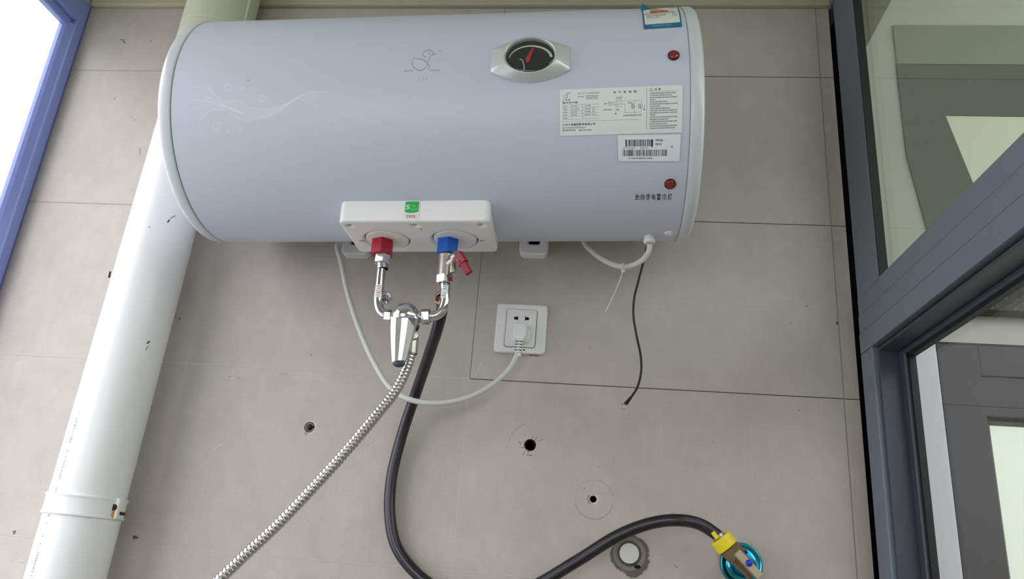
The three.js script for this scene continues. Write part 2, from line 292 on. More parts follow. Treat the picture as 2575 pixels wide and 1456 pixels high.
// right side: grey aluminium frames with fixed glass above and a glazed leaf below
{
  const w = structGroup('window_3'); w.position.set(RX1, RY0, 0);
  const L = (g) => g.translate(-RX1, -RY0, 0), top = 0.80, y0 = RY0, zEnd = RZ1;
  mesh('dark_gap_back', L(box(0.660, 0.668, y0, top, -0.2, 0.030)), M.frameDark, w);  // darker than the frame: shade of the gap put into its colour
  mesh('post', L([box(0.624, 0.636, 0.158, top, 0.017, 0.047, 0.0015)  , box(0.6215, 0.636, 0.158, top, 0.0475, 0.117, 0.0015)].reduce((a, b) => merge([a, b]))), M.frame, w);
  mesh('gasket', L(box(0.623, 0.636, 0.158, 0.756, 0.117, 0.1195)), M.gasket, w);
  mesh('transom', L([box(0.6205, 0.668, 0.0680, 0.100, 0.02, zEnd, 0.0012)  , box(0.6215, 0.668, 0.1008, 0.130, 0.02, zEnd, 0.0012)  , box(0.6225, 0.668, 0.1308, 0.1620, 0.02, zEnd, 0.0012)].reduce((a, b) => merge([a, b]))), M.frame, w);
  mesh('post', L(box(0.6215, 0.668, y0, 0.068, 0.017, 0.066, 0.0015)), M.frame, w);
  mesh('gasket', L([box(0.632, 0.668, y0, 0.066, 0.0655, 0.0695), box(0.632, 0.668, 0.063, 0.068, 0.066, zEnd)].reduce((a, b) => merge([a, b]))), M.gasket, w);
  mesh('leaf_stile', L([box(0.628, 0.668, y0, 0.063, 0.0690, 0.0735, 0.0008), box(0.657, 0.670, y0, 0.055, 0.0730, 0.0925, 0.003)].reduce((a, b) => merge([a, b]))), M.frameDark, w);
  mesh('leaf_rail', L([box(0.628, 0.668, 0.0595, 0.0635, 0.0735, zEnd, 0.0008), box(0.657, 0.668, 0.051, 0.060, 0.0735, zEnd, 0.003)].reduce((a, b) => merge([a, b]))), M.frameDark, w);
  mesh('leaf_gasket', L([box(0.6615, 0.671, y0, 0.0515, 0.0920, 0.0985), box(0.6615, 0.671, 0.046, 0.0515, 0.0920, zEnd)].reduce((a, b) => merge([a, b]))), M.gasket, w);
  mesh('head', L(box(0.6205, 0.668, 0.752, top, 0.0, zEnd, 0.002)), M.frame, w);
  mesh('pane', L(box(0.634, 0.639, 0.15, 0.76, 0.10, zEnd)), M.tintGlass, w);
  mesh('pane', L(box(0.667, 0.672, y0, 0.052, 0.094, zEnd)), M.glass, w);
}
// the space beyond the right-hand glass
{
  const ZB = -0.35;
  const s = poly([[0.66, RY0], [2.4, RY0], [2.4, 1.35], [0.66, 1.35]]), p = new THREE.Path();
  p.moveTo(0.886, RY0); p.lineTo(0.886, 0.207); p.lineTo(1.75, 0.207); p.lineTo(1.75, RY0); p.closePath(); s.holes.push(p);
  const wb = struct('wall_beyond', extr(s, 0.12).translate(0, 0, ZB - 0.12), std('#cbccc4', 0.85));
  struct('ceiling_beyond', box(0.70, 2.4, 1.30, 1.40, ZB, RZ1 + 0.1), std('#dfe1d4', 0.9));
  struct('wall_side', box(0.62, 0.66, RY0, 1.35, ZB - 0.12, -0.2), std('#bfc0b4', 0.85));
  struct('wall_above', box(0.64, 0.66, 0.80, 1.35, ZB, RZ1 + 0.1), M.plaster);
  // unseen far side: low walls and opening shaped to meter the daylight
  struct('wall_far', [box(2.3, 2.4, RY0, 0.35, ZB, RZ1 + 0.1), box(2.3, 2.4, 1.25, 1.35, ZB, RZ1 + 0.1)], M.plaster);
  struct('wall_end', box(0.66, 2.4, RY0, 0.35, RZ1, RZ1 + 0.1), M.plaster);  // added to hold back daylight from the open end
  struct('trim_2', extr(poly([[0.885, 0.889], [2.29, 0.889], [2.29, 1.0], [0.885, 1.0]]), 0.006).translate(0, 0, ZB), std('#9a9e94', 0.85));
  mesh('dark_surround', extr(poly([[0.883, 0.888], [2.2, 0.888], [2.2, 0.75], [0.977, 0.75], [1.062, 0.37], [0.925, 0.37], [0.908, 0.462], [0.883, 0.647]]), 0.005).translate(0, 0, ZB), std('#686c64', 0.8), wb);
  mesh('bright_pane_board', extr(poly([[0.977, 0.75], [2.2, 0.75], [2.2, 0.37], [1.062, 0.37]]), 0.003).translate(0, 0, ZB), std('#f0f2e0', 0.6), wb);  // pale colour stands in for a pane bright with daylight
  const st = thing('stone_lintel', 'speckled dark stone lintel over the inner doorway', 'lintel', V(1.3, 0.27, ZB));
  const spk = noiseTex(256, () => { const v = rnd() > 0.985 ? 150 + 60 * rnd() : 48 + 26 * rnd(); return [v, v * 0.98, v * 0.95]; }, true);
  mesh('slab', planarUV(box(-0.42, 0.9, 0.0, 0.098, 0.0, 0.040, 0.002), 2), std('#ffffff', 0.7, 0, { map: spk }), st);
  const dr = structGroup('door_1'); dr.position.set(0.886, RY0, ZB);
  const D = (g) => g.translate(-0.886, -RY0, -ZB);
  mesh('seal', D(box(0.886, 1.75, 0.199, 0.208, ZB, ZB + 0.012)), M.gasket, dr);
  mesh('outer_frame', D([box(0.886, 0.966, RY0, 0.199, ZB - 0.05, ZB + 0.03, 0.002)  , box(0.965, 1.75, 0.135, 0.199, ZB - 0.05, ZB + 0.03, 0.002)].reduce((a, b) => merge([a, b]))), M.doorGrey, dr);
  mesh('leaf_frame', D([box(0.94, 0.966, RY0, 0.1, ZB - 0.04, ZB + 0.02, 0.002)  , box(0.965, 1.75, 0.056, 0.1345, ZB - 0.04, ZB + 0.0292, 0.001)].reduce((a, b) => merge([a, b]))), M.doorGrey, dr);
  mesh('gasket', D([box(0.966, 0.969, RY0, 0.056, ZB - 0.03, ZB + 0.01)  , box(0.966, 1.75, 0.050, 0.056, ZB - 0.03, ZB + 0.012)].reduce((a, b) => merge([a, b]))), M.gasket, dr);
  mesh('inner_bead', D(box(0.969, 0.988, RY0, 0.05, ZB - 0.029, ZB - 0.012)), std('#6f777a', 0.5), dr);
  mesh('pane', D(box(0.969, 1.75, RY0, 0.052, ZB - 0.035, ZB - 0.03)), M.frosted, dr);
  struct('wall_jamb', box(0.80, 0.886, RY0, 0.262, ZB, ZB + 0.03, 0.002), std('#dfe1e6', 0.6));
}

// ------------------------------------------------------------------ the water heater
const heater = thing('water_heater', 'white horizontal cylindrical electric water heater hung on the tiled wall', 'water heater', TANK.c.clone());
heater.rotation.z = TANK.tilt;
{
  const { r: R, s0, s1 } = TANK, LEN = s1 - s0;
  // print on the shell: the wave, the bubbles, the duck emblem, the caption under the lower lamp
  const [c, g] = canvas(2048, 2048, '#dddee3');
  const P = (u, v) => { const [s, a] = onTank(u, v); return [(s - s0) / LEN * 2048, (0.5 - a / (2 * Math.PI)) * 2048]; };
  {
    const id = g.getImageData(0, 0, 2048, 2048), dd = id.data;
    for (let k = 0; k < dd.length; k += 4) { const v = (rnd() - 0.5) * 5; dd[k] += v; dd[k + 1] += v; dd[k + 2] += v; }
    g.putImageData(id, 0, 0);
  }
  const path = (pts, ox, oy, sc, closed) => { const q = pts.map(([x, y]) => P(ox + x / sc, oy + y / sc)); const cv = new THREE.SplineCurve(q.map(([x, y]) => new THREE.Vector2(x, y))).getPoints(pts.length * 10); g.beginPath(); cv.forEach((p, i) => (i ? g.lineTo(p.x, p.y) : g.moveTo(p.x, p.y))); if (closed) g.closePath(); g.stroke(); };
  // wave
  g.strokeStyle = 'rgba(250,251,255,0.55)'; g.lineCap = 'round'; g.lineWidth = 1.6;
  const up = [[300, 100], [420, 250], [540, 330], [700, 320], [860, 410], [1030, 440], [1250, 400], [1450, 300], [1620, 215], [1850, 210], [2120, 290], [2500, 420]], lo = [[190, 640], [280, 510], [380, 450], [520, 440], [640, 510], [790, 582], [960, 565], [1220, 480], [1450, 305], [1620, 350], [1850, 470], [2500, 640]];
  for (let k = 0; k <= 8; k++) { const t = k / 8; g.lineWidth = k === 0 || k === 8 ? 2.0 : 1.1; const q = up.map(([x, y], i) => [x + (lo[i][0] - x) * t - (i === 11 ? 90 * ((k * 5) % 7) : 0), y + (lo[i][1] - y) * t]); g.strokeStyle = 'rgba(250,251,255,0.5)'; path(q.slice(0, 10), 460, 190, 5.15); g.strokeStyle = 'rgba(250,251,255,0.22)'; path(q.slice(9), 460, 190, 5.15); }
  g.strokeStyle = 'rgba(250,251,255,0.5)';
  g.lineWidth = 1.2;
  for (const [x, y, mx, my] of [[110, 150, 330, 170], [20, 350, 220, 320], [40, 475, 240, 400], [90, 230, 300, 270], [60, 300, 260, 330]]) path([[x, y], [mx, my], [540, 395], [800, 500]], 460, 190, 5.15);
  for (const [x, y, q] of [[590, 160, 45], [770, 165, 19], [1025, 300, 38], [430, 655, 50], [740, 700, 18], [585, 720, 18]]) { g.lineWidth = 2.2; path(Array.from({ length: 13 }, (_, i) => [x + q * Math.cos(i * Math.PI / 6), y + q * Math.sin(i * Math.PI / 6)]), 460, 190, 5.15, true); }
  // duck emblem
  g.strokeStyle = '#a6acac'; const dk = (pts, w) => { g.lineWidth = w; path(pts, 980, 100, 13.24); };
  dk([[1195, 570], [1120, 530], [1100, 470], [1160, 395], [1300, 345], [1400, 380], [1448, 440], [1440, 490]], 3.4);
  dk([[1440, 495], [1490, 475], [1530, 470]], 4);
  dk([[1440, 495], [1350, 560], [1290, 690], [1262, 800], [1310, 850], [1328, 905], [1285, 975]], 3);
  dk([[1235, 750], [1130, 670], [960, 635], [800, 612]], 3); dk([[800, 612], [745, 740], [785, 905], [900, 990], [1030, 1015], [1180, 940], [1240, 850], [1250, 790]], 3);
  dk([[470, 1045], [610, 1036], [760, 1030]], 2.6); dk([[1340, 1018], [1500, 1018], [1660, 1012]], 2.6);
  for (const [x, y, q] of [[1315, 455, 3], [1672, 370, 2.6]]) { const [px, py] = P(980 + x / 13.24, 100 + y / 13.24); g.fillStyle = '#a6acac'; g.beginPath(); g.arc(px, py, q, 0, 7); g.fill(); }
  g.strokeStyle = '#c3c6cb'; [0, 1, 2].forEach((k) => { const [px, py] = P(1052 + k * 9, 194); tinyPrint(g, px, py, 12, 9, 1); });
  // caption
  g.strokeStyle = '#3a3a40';
  { const [x0, y0] = P(1597, 487), [x1] = P(1690, 487); const st = (x1 - x0) / 6.75; glyphs(g, '地线带电警示灯', x0, y0, st * 0.80, 22, st, 2.0); }
  for (const [u, v] of [[624, 202], [620, 605], [1740, 266]]) { const [px, py] = P(u, v); g.fillStyle = '#7b7f85'; g.beginPath(); g.arc(px, py, 2.4, 0, 7); g.fill(); }
  const shellMat = new THREE.MeshPhysicalMaterial({ color: '#edf2ff', map: tex(c), roughness: 0.42, metalness: 0.0, clearcoat: 0.25, clearcoatRoughness: 0.3 });
  // shell
  const n = 160, pos = [], nor = [], uv = [], idx = [];
  for (let i = 0; i <= n; i++) for (const s of [s0, s1]) { const a = (i / n - 0.5) * 2 * Math.PI; pos.push(s, R * Math.sin(a), R * Math.cos(a)); nor.push(0, Math.sin(a), Math.cos(a)); uv.push(s === s0 ? 0 : 1, i / n); }
  for (let i = 0; i < n; i++) { const k = i * 2; idx.push(k, k + 1, k + 3, k, k + 3, k + 2); }
  const sg = new THREE.BufferGeometry(); sg.setAttribute('position', new THREE.Float32BufferAttribute(pos, 3)); sg.setAttribute('normal', new THREE.Float32BufferAttribute(nor, 3)); sg.setAttribute('uv', new THREE.Float32BufferAttribute(uv, 2)); sg.setIndex(idx);
  mesh('shell', sg, shellMat, heater);
  // end caps with a shadow groove against the shell
  const capL = 0.0235, capR = 0.021;
  const cap = (s, dir, len) => lathe([[R - 0.004, -0.004], [R - 0.0025, 0.0009], [R - 0.0005, 0.0016], [R + 0.0012, 0.003], [R + 0.0012, len * 0.55], [R - 0.0005, len * 0.78], [R - 0.004, len * 0.93], [R - 0.0095, len], [R * 0.8, len + 0.004], [R * 0.5, len + 0.009], [R * 0.2, len + 0.012], [0, len + 0.0125]], V(s, 0, 0), V(s + dir, 0, 0), 128);
  mesh('end_cap', cap(s0, -1, capL), M.capWhite, heater); mesh('end_cap', cap(s1, 1, capR), M.capWhite, heater);
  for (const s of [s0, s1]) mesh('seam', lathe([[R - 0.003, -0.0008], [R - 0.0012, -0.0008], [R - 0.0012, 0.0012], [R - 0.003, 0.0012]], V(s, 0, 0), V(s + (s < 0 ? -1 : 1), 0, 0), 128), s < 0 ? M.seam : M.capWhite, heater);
  // curved sticker
  function sticker(name, px, mat, lift = 0.0006, label, parent = heater) {      // px: TL, TR, BR, BL
    const q = px.map(([u, v]) => onTank(u, v)), nu = 6, nv = 14, ps = [], us = [], ix = [];
    for (let j = 0; j <= nv; j++) for (let i = 0; i <= nu; i++) {
      const a = i / nu, b = j / nv, m = (k) => (q[0][k] * (1 - a) + q[1][k] * a) * (1 - b) + (q[3][k] * (1 - a) + q[2][k] * a) * b;
      const p = tankPoint(m(0), m(1), R + lift); ps.push(p.x, p.y, p.z); us.push(a, 1 - b);
    }
    for (let j = 0; j < nv; j++) for (let i = 0; i < nu; i++) { const k = j * (nu + 1) + i; ix.push(k, k + nu + 1, k + 1, k + 1, k + nu + 1, k + nu + 2); }
    const bg = new THREE.BufferGeometry(); bg.setAttribute('position', new THREE.Float32BufferAttribute(ps, 3)); bg.setAttribute('uv', new THREE.Float32BufferAttribute(us, 2)); bg.setIndex(ix); bg.computeVertexNormals();
    const m = mesh(name, bg, mat, parent); if (label) m.userData.label = label; return m;
  }
  // rating plate with the wiring diagram
  {
    const [k, x] = canvas(1240, 512, '#e9eef0'); x.strokeStyle = '#3c3e45'; x.fillStyle = '#3c3e45';
    const ln = (w, ...p) => { x.lineWidth = w; x.beginPath(); for (let i = 0; i < p.length; i += 2) i ? x.lineTo(p[i], p[i + 1]) : x.moveTo(p[i], p[i + 1]); x.stroke(); };
    // emblem
    x.lineWidth = 3; x.beginPath(); x.ellipse(62, 78, 18, 15, 0.3, 0, 7); x.stroke(); x.beginPath(); x.arc(82, 50, 10, 0, 7); x.stroke(); ln(3, 74, 60, 82, 84); ln(3, 92, 52, 100, 50); ln(2.5, 30, 98, 100, 98); x.beginPath(); x.arc(104, 38, 5, 0, 7); x.fill();
    glyphs(x, '小鸭牌', 34, 112, 16, 16, 28, 3); glyphs(x, '储水式电热水器', 30, 140, 20, 20, 22, 3);
    tinyPrint(x, 186, 44, 34, 14, 1.6); x.lineWidth = 2; x.beginPath(); x.ellipse(250, 50, 18, 14, 0, 0, 7); x.stroke(); tinyPrint(x, 282, 44, 130, 14, 1.6);
    tinyPrint(x, 186, 82, 70, 12, 1.5); for (let i = 0; i < 3; i++) tinyPrint(x, 270, 76 + i * 17, 126, 10, 1.4);
    for (let i = 0; i < 6; i++) ln(2.2, 30, 174 + i * 32, 398, 174 + i * 32); ln(2.2, 236, 174, 236, 334);
    for (let i = 0; i < 5; i++) { tinyPrint(x, 34, 184 + i * 32, 60, 14, 1.6); if (i < 4) { tinyPrint(x, 112, 184 + i * 32, 60 + 40 * rnd(), 13, 1.5); tinyPrint(x, 258, 184 + i * 32, 62, 14, 1.6); if (i) tinyPrint(x, 334, 184 + i * 32, 36, 13, 1.5); } }
    ln(2, 30, 358, 808, 358);
    glyphs(x, '山东小鸭集团家电有限公司', 30, 378, 25, 25, 28, 3.6); tinyPrint(x, 30, 418, 236, 14, 1.6);
    tinyPrint(x, 30, 442, 150, 20, 2.6); x.font = 'bold 22px sans-serif'; x.fillText('400-700-7028', 190, 462);
    glyphs(x, '电气原理图', 546, 40, 26, 26, 52, 3.2);
    // diagram
    x.beginPath(); x.arc(462, 178, 7, 0, 7); x.fill(); ln(2, 462, 178, 500, 162, 590, 162); ln(2, 470, 178, 560, 178, 572, 196, 572, 282); ln(2, 480, 192, 590, 192); x.strokeRect(578, 132, 50, 78); ln(2, 584, 162, 618, 140); ln(2, 590, 192, 622, 176); ln(2, 628, 154, 706, 154); ln(2.4, 706, 154, 730, 138); ln(2, 736, 154, 832, 154, 832, 196); ln(2, 628, 186, 664, 186, 664, 282, 832, 282, 832, 246); ln(2, 762, 154, 762, 282); x.beginPath(); x.arc(762, 216, 9, 0, 7); x.stroke(); x.strokeRect(826, 196, 14, 50); ln(2, 840, 214, 860, 214, 860, 248);
    for (const [a, b] of [[572, 288], [860, 252]]) { x.beginPath(); x.arc(a, b, 7, 0, 7); x.fill(); } for (const [a, b] of [[762, 154], [762, 282]]) { x.beginPath(); x.arc(a, b, 4, 0, 7); x.fill(); } x.beginPath(); x.ellipse(512, 178, 14, 24, 0, 0, 7); x.stroke();
    tinyPrint(x, 578, 108, 62, 14, 1.8); tinyPrint(x, 696, 168, 46, 13, 1.8); tinyPrint(x, 450, 236, 86, 13, 1.8); tinyPrint(x, 580, 240, 34, 13, 1.8); tinyPrint(x, 648, 304, 200, 14, 2); for (let i = 0; i < 4; i++) { tinyPrint(x, 730, 184 + i * 15, 26, 12, 1.8); if (i < 3) tinyPrint(x, 800, 196 + i * 15, 26, 12, 1.8); }
    // cautions
    ln(2.4, 884, 18, 884, 468); ln(3, 928, 22, 946, 50, 910, 50, 928, 22); ln(2.5, 928, 32, 928, 42); glyphs(x, '注意', 960, 22, 26, 28, 38, 3); ln(2, 910, 60, 1192, 60);
    let yy = 74; for (const l of [262, 230, 286, 70, 186, 286, 112, 216, 286, 286, 70, 286, 198, 286, 180, 286, 268]) { tinyPrint(x, 916, yy, l, 13, 1.9); yy += 23.6; }
    sticker('rating_label', [[1407, 226], [1716, 214], [1714, 333], [1408, 342]], std('#ffffff', 0.4, 0, { map: tex(k) }), 0.0006, 'white rating plate with Chinese print and a wiring diagram');
  }
  {
    const [k, x] = canvas(640, 270, '#eef0f8'); x.fillStyle = '#23222c';
    const bars = (x0, x1, y0, y1, tall) => { let q = x0, i = 0; while (q < x1 - 3) { const w = 2 + Math.floor(rnd() * 4) * 2.3; if (i % 2 === 0) x.fillRect(q, y0, Math.min(w, x1 - q), y1 - y0); q += w + (i % 2 ? 0.6 : 0); i++; } if (tall) for (const e of [x0, x0 + 8, x1 - 4, x1 - 12]) x.fillRect(e, y0, 3.4, y1 - y0 + 14); };
    bars(78, 360, 46, 116, true); bars(46, 506, 150, 216, false);
    x.font = '26px sans-serif'; x.fillText('8', 56, 142); x.fillText('932462', 94, 142); x.fillText('030070', 226, 142); x.fillText('1', 384, 140);
    x.font = 'bold 30px sans-serif'; x.fillText('XDWJ -', 384, 66); x.font = 'bold 28px sans-serif'; x.fillText('40SA', 384, 104); x.fillText('II', 544, 132);
    x.font = 'bold 22px sans-serif'; x.fillText('XY1602XDWJ40SA110009', 106, 246);
    sticker('barcode_label', [[1553, 340], [1712, 338], [1708, 405], [1555, 405]], std('#ffffff', 0.4, 0, { map: tex(k) }), 0.0010, 'white sticker with two barcodes');
  }
  {
    const [k, x] = canvas(420, 400, '#12719a'); x.fillStyle = '#e6e7e1'; x.fillRect(16, 26, 388, 322); x.fillStyle = '#2d5560'; x.fillRect(16, 178, 388, 9);
    [['#6f8a4e', 90, 20], ['#8a9a3a', 104, 14], ['#dfc24a', 150, 20], ['#dd8f3c', 160, 20], ['#cf4a2e', 188, 18], ['#a01c22', 206, 22]].forEach(([col, w, h], i, a) => { x.fillStyle = col; const y = 40 + a.slice(0, i).reduce((s, e) => s + e[2] + 2, 0); x.beginPath(); x.moveTo(88, y); x.lineTo(88 + w, y); x.lineTo(88 + w + 12, y + h / 2); x.lineTo(88 + w, y + h); x.lineTo(88, y + h); x.fill(); });
    x.fillStyle = '#3a3d3d'; x.fillRect(318, 150, 22, 14); x.fillStyle = '#d6b98c'; x.fillRect(322, 36, 66, 44); x.strokeStyle = '#2d3236'; tinyPrint(x, 40, 208, 220, 22, 3.4); tinyPrint(x, 40, 246, 160, 14, 2); tinyPrint(x, 330, 200, 50, 18, 2.6); tinyPrint(x, 330, 232, 56, 16, 2); tinyPrint(x, 34, 160, 46, 10, 1.6);
    x.strokeStyle = '#7fc0d4'; tinyPrint(x, 90, 362, 230, 18, 2.6);
    const e = sticker('energy_label', [[1612, 24], [1704, 19], [1715, 68], [1619, 74]], std('#ffffff', 0.35, 0, { map: tex(k) }), 0.0008, 'energy label with a blue border and coloured bars');
    const [sa, aa] = onTank(1612, 26);
    const cr = new THREE.BufferGeometry(), cp = [];
    const a0 = tankPoint(sa, aa, R + 0.001), a1 = tankPoint(sa + 0.014, aa + 0.02, R + 0.0012), tip = tankPoint(sa + 0.002, aa + 0.055, R + 0.008), b0 = tankPoint(sa + 0.001, aa - 0.04, R + 0.001);
    for (const t of [[a0, a1, tip], [b0, a1, a0]]) for (const p of t) cp.push(p.x, p.y, p.z);
    cr.setAttribute('position', new THREE.Float32BufferAttribute(cp, 3)); cr.setAttribute('uv', new THREE.Float32BufferAttribute(new Array(12).fill(0.01), 2)); cr.computeVertexNormals();
    mesh('curled_corner', cr, std('#12719a', 0.35, 0, { side: THREE.DoubleSide }), e);
  }
  // indicator lamps
  for (const [u, v] of [[1694, 140], [1685, 462]]) {
    const [s, a] = onTank(u, v), b = tankPoint(s, a, R - 0.003), t = tankPoint(s, a, R + 0.02);
    const lp = mesh('indicator_lamp', lathe([[0.0066, 0.001], [0.0066, 0.0048], [0.0058, 0.0062], [0.0035, 0.0070], [0, 0.0073]], b, t, 28), M.lampRed, heater); lp.userData.label = 'dark red indicator lamp, unlit';
    mesh('rim', lathe([[0.0064, 0.001], [0.0064, 0.0052], [0.0072, 0.0052], [0.0077, 0.0045], [0.0077, 0.001]], b, t, 28), M.lampRim, lp);
  }
  {
    const [s, a] = onTank(1683, 586), b = tankPoint(s, a, R - 0.002), t = tankPoint(s, a, R + 0.02);
    mesh('screw_cap', lathe([[0.0072, 0.001], [0.0072, 0.0026], [0.0055, 0.0038], [0.002, 0.0036], [0, 0.0030]], b, t, 28), M.white, heater);
  }
  // gauge: a barrel-shaped silver bezel round an oval dial
  {
    const [gs, ga] = onTank(1334, 152), gg = new THREE.Group(); gg.name = 'temperature_gauge'; gg.userData.label = 'silver bezelled dial gauge with a red needle';
    gg.position.copy(tankPoint(gs, ga, R)); gg.rotation.x = -ga; heater.add(gg);
    const N = 96, out = [], ov = [];
    const hw = 0.0535, he = 0.0185, hm = 0.0345;
    // angle-matched outline points: straight ends, bowed top and bottom
    for (let i = 0; i < N; i++) {
      const t = i / N * 2 * Math.PI, cx = Math.cos(t), cy = Math.sin(t); let lo2 = 0, hi = 0.1;
      for (let k = 0; k < 40; k++) { const m = (lo2 + hi) / 2, x = Math.abs(m * cx), y = Math.abs(m * cy); const lim = x <= hw ? hm - (hm - he) * Math.pow(x / hw, 1.9) : -1; (x <= hw && y <= lim) ? lo2 = m : hi = m; }
      out.push([lo2 * cx, lo2 * cy]); ov.push([0.0345 * cx, 0.0282 * cy]);
    }
    const sink = (y) => R - Math.sqrt(R * R - y * y);          // the shell falls away above and below
    const rings = [];
    const ringAt = (f, z, base) => rings.push(out.map(([x, y], i) => { const X = x + (ov[i][0] - x) * f, Y = y + (ov[i][1] - y) * f; return [X, Y, base ? z - sink(Y) : z]; }));
    ringAt(0, -0.002, true); ringAt(0, 0.003, true); ringAt(0.05, 0.0045, true); ringAt(0.45, 0.0085, false); ringAt(0.85, 0.0125, false); ringAt(0.97, 0.0132, false); ringAt(1.0, 0.0128, false);
    rings.push(ov.map(([x, y]) => [x * 0.955, y * 0.945, 0.0115])); rings.push(ov.map(([x, y]) => [x * 0.95, y * 0.94, 0.0065]));
    const loft = (rs) => { const p = [], ix = []; rs.forEach((r2) => r2.forEach((q) => p.push(...q))); for (let j = 0; j < rs.length - 1; j++) for (let i = 0; i < N; i++) { const a = j * N + i, b = j * N + (i + 1) % N; ix.push(a, b, b + N, a, b + N, a + N); } const b = new THREE.BufferGeometry(); b.setAttribute('position', new THREE.Float32BufferAttribute(p, 3)); b.setAttribute('uv', new THREE.Float32BufferAttribute(new Float32Array(p.length / 3 * 2), 2)); b.setIndex(ix); b.computeVertexNormals(); return b; };
    mesh('bezel', loft(rings), M.silverPlastic, gg);
    const oval = (a, b) => { const s = new THREE.Shape(); s.absellipse(0, 0, a, b, 0, Math.PI * 2); return s; };
    mesh('dial', extr(oval(0.0333, 0.0270), 0.002, 0, 48).translate(0, 0, 0.0048), M.dial, gg);
    const arcP = (r0, r1) => { const s = new THREE.Shape(); for (let i = 0; i <= 40; i++) { const t = (172 - i * 4.15) * RAD, w = 0.0009 + 0.0017 * (i / 40), k = 0; const x = (0.028) * Math.cos(t), y = -0.003 + 0.0205 * Math.sin(t); s[i ? 'lineTo' : 'moveTo'](x * (1 + w / 0.03), y + w * 0.9 * Math.sin(t)); } for (let i = 40; i >= 0; i--) { const t = (172 - i * 4.15) * RAD, w = 0.0003 + 0.0008 * (i / 40); s.lineTo(0.028 * Math.cos(t) * (1 - w / 0.03), -0.003 + 0.0205 * Math.sin(t) - w * Math.sin(t)); } s.closePath(); return s; };
    mesh('scale_arc', extr(arcP(), 0.0006).translate(0, 0, 0.0068), M.scale, gg);
    mesh('needle', [extr(poly([[-0.0052, -0.0078], [-0.0005, -0.0058], [0.0056, 0.0165], [0.0030, 0.0140], [-0.0062, -0.0045]]), 0.0008).translate(0, 0, 0.0078), new THREE.CylinderGeometry(0.0022, 0.0022, 0.0024, 20).rotateX(Math.PI / 2).translate(-0.0030, -0.0072, 0.0080)], M.needle, gg);
    const gl = (f) => { const rs = []; for (let j = 0; j <= 6; j++) { const t = j / 6, k = Math.cos(t * Math.PI / 2) + 1e-4; rs.push(ov.map(([x, y]) => [x * 0.95 * k, y * 0.94 * k, 0.0112 + 0.003 * Math.sin(t * Math.PI / 2)])); } return loft(rs); };
    mesh('gauge_glass', gl(), new THREE.MeshPhysicalMaterial({ color: '#f4f6f4', roughness: 0.06, transmission: 1, thickness: 0, ior: 1.5 }), gg);
    // crease of the clear protective film that is still on it
    mesh('film_crease', tube([V(-0.0135, -0.0085, 0.0146), V(-0.0105, -0.0095, 0.0146), V(-0.0085, -0.0135, 0.0144), V(-0.0072, -0.0190, 0.0140), V(-0.0070, -0.0260, 0.0136)], 0.0004, 24, 6), M.white, gg);
    mesh('film_crease', tube([V(-0.0105, -0.0245, 0.0118), V(-0.0085, -0.027, 0.0102), V(-0.0072, -0.0308, 0.0062)], 0.0005, 20, 6), M.white, gg);
  }
  // connection cover under the tank
  {
    const y0 = -0.1905, x0 = -0.1755, x1 = 0.0425, zf = 0.072, zb = -0.041, yt = -0.150, cv = new THREE.Group(); cv.name = 'connection_cover'; cv.userData.label = 'white plastic connection cover with two round recesses'; heater.add(cv);
    const w = x1 - x0, d = zf - zb, cxm = (x0 + x1) / 2, czm = (zf + zb) / 2;
    const sh = roundRect(w, d, 0.009);                              // plan: shape y = -world z
    const cut = (x, z, r) => { const p = new THREE.Path(); p.absarc(x - cxm, (z - czm), r, 0, Math.PI * 2, true); sh.holes.push(p); };
    cut(-0.1195, 0.005, 0.0340); cut(-0.0165, 0.005, 0.0340);
    for (const x of [x0 + 0.013, -0.067, x1 - 0.014]) cut(x, zf - 0.0155, 0.0042);
    const body = extr(sh, yt - y0, 0.004, 32).rotateX(Math.PI / 2).translate(cxm, yt, czm);
    mesh('housing', body, M.white, cv);
    for (const x of [-0.1195, -0.0165]) {
      const dish = mesh('recess_dish', lathe([[0.0341, 0.0135], [0.0341, 0.0070], [0.0325, 0.0066], [0.0318, 0.0012], [0.0308, 0.0002], [0, 0.0002]], V(x, y0, 0.005), V(x, y0 + 1, 0.005), 48), M.white, cv);
      mesh('notch_shade', box(x < -0.1 ? x - 0.043 : x + 0.0365, x < -0.1 ? x - 0.0365 : x + 0.043, y0 - 0.00015, y0 + 0.003, 0.003, 0.0048), M.seam, dish);  // solid dark strip, shade of a notch put into its colour
    }
    for (const x of [x0 + 0.013, -0.067, x1 - 0.014]) mesh('screw', lathe([[0.0041, 0.006], [0.003, 0.0052], [0, 0.005]], V(x, y0, zf - 0.0155), V(x, y0 + 1, zf - 0.0155), 20), M.steel, cv);
    mesh('vent_hole_disc', rod(V(-0.0600, y0 - 0.0001, zf - 0.0265), V(-0.0600, y0 + 0.001, zf - 0.0265), 0.0016, 0.0016, 14), M.seam, cv);  // flush dark disc painted as the shade of a hole
    // green sticker on its front
    const [k, x] = canvas(190, 260, '#eceaf0'); x.fillStyle = '#2fb457'; x.beginPath(); x.moveTo(12, 12); x.lineTo(180, 12); x.lineTo(180, 160); x.quadraticCurveTo(96, 196, 12, 164); x.fill();
    x.fillStyle = '#e4f6e6'; x.font = 'bold 92px serif'; x.fillText('S', 18, 124); x.fillStyle = '#9bdcaf'; x.font = '40px serif'; x.fillText('afe', 80, 88); x.fillText('Care', 78, 138);
    x.strokeStyle = '#c23447'; x.lineWidth = 5; x.beginPath(); x.moveTo(26, 206); x.quadraticCurveTo(96, 216, 164, 206); x.moveTo(26, 244); x.quadraticCurveTo(96, 236, 164, 244); x.stroke(); x.strokeStyle = '#c23447'; tinyPrint(x, 40, 214, 120, 24, 4);
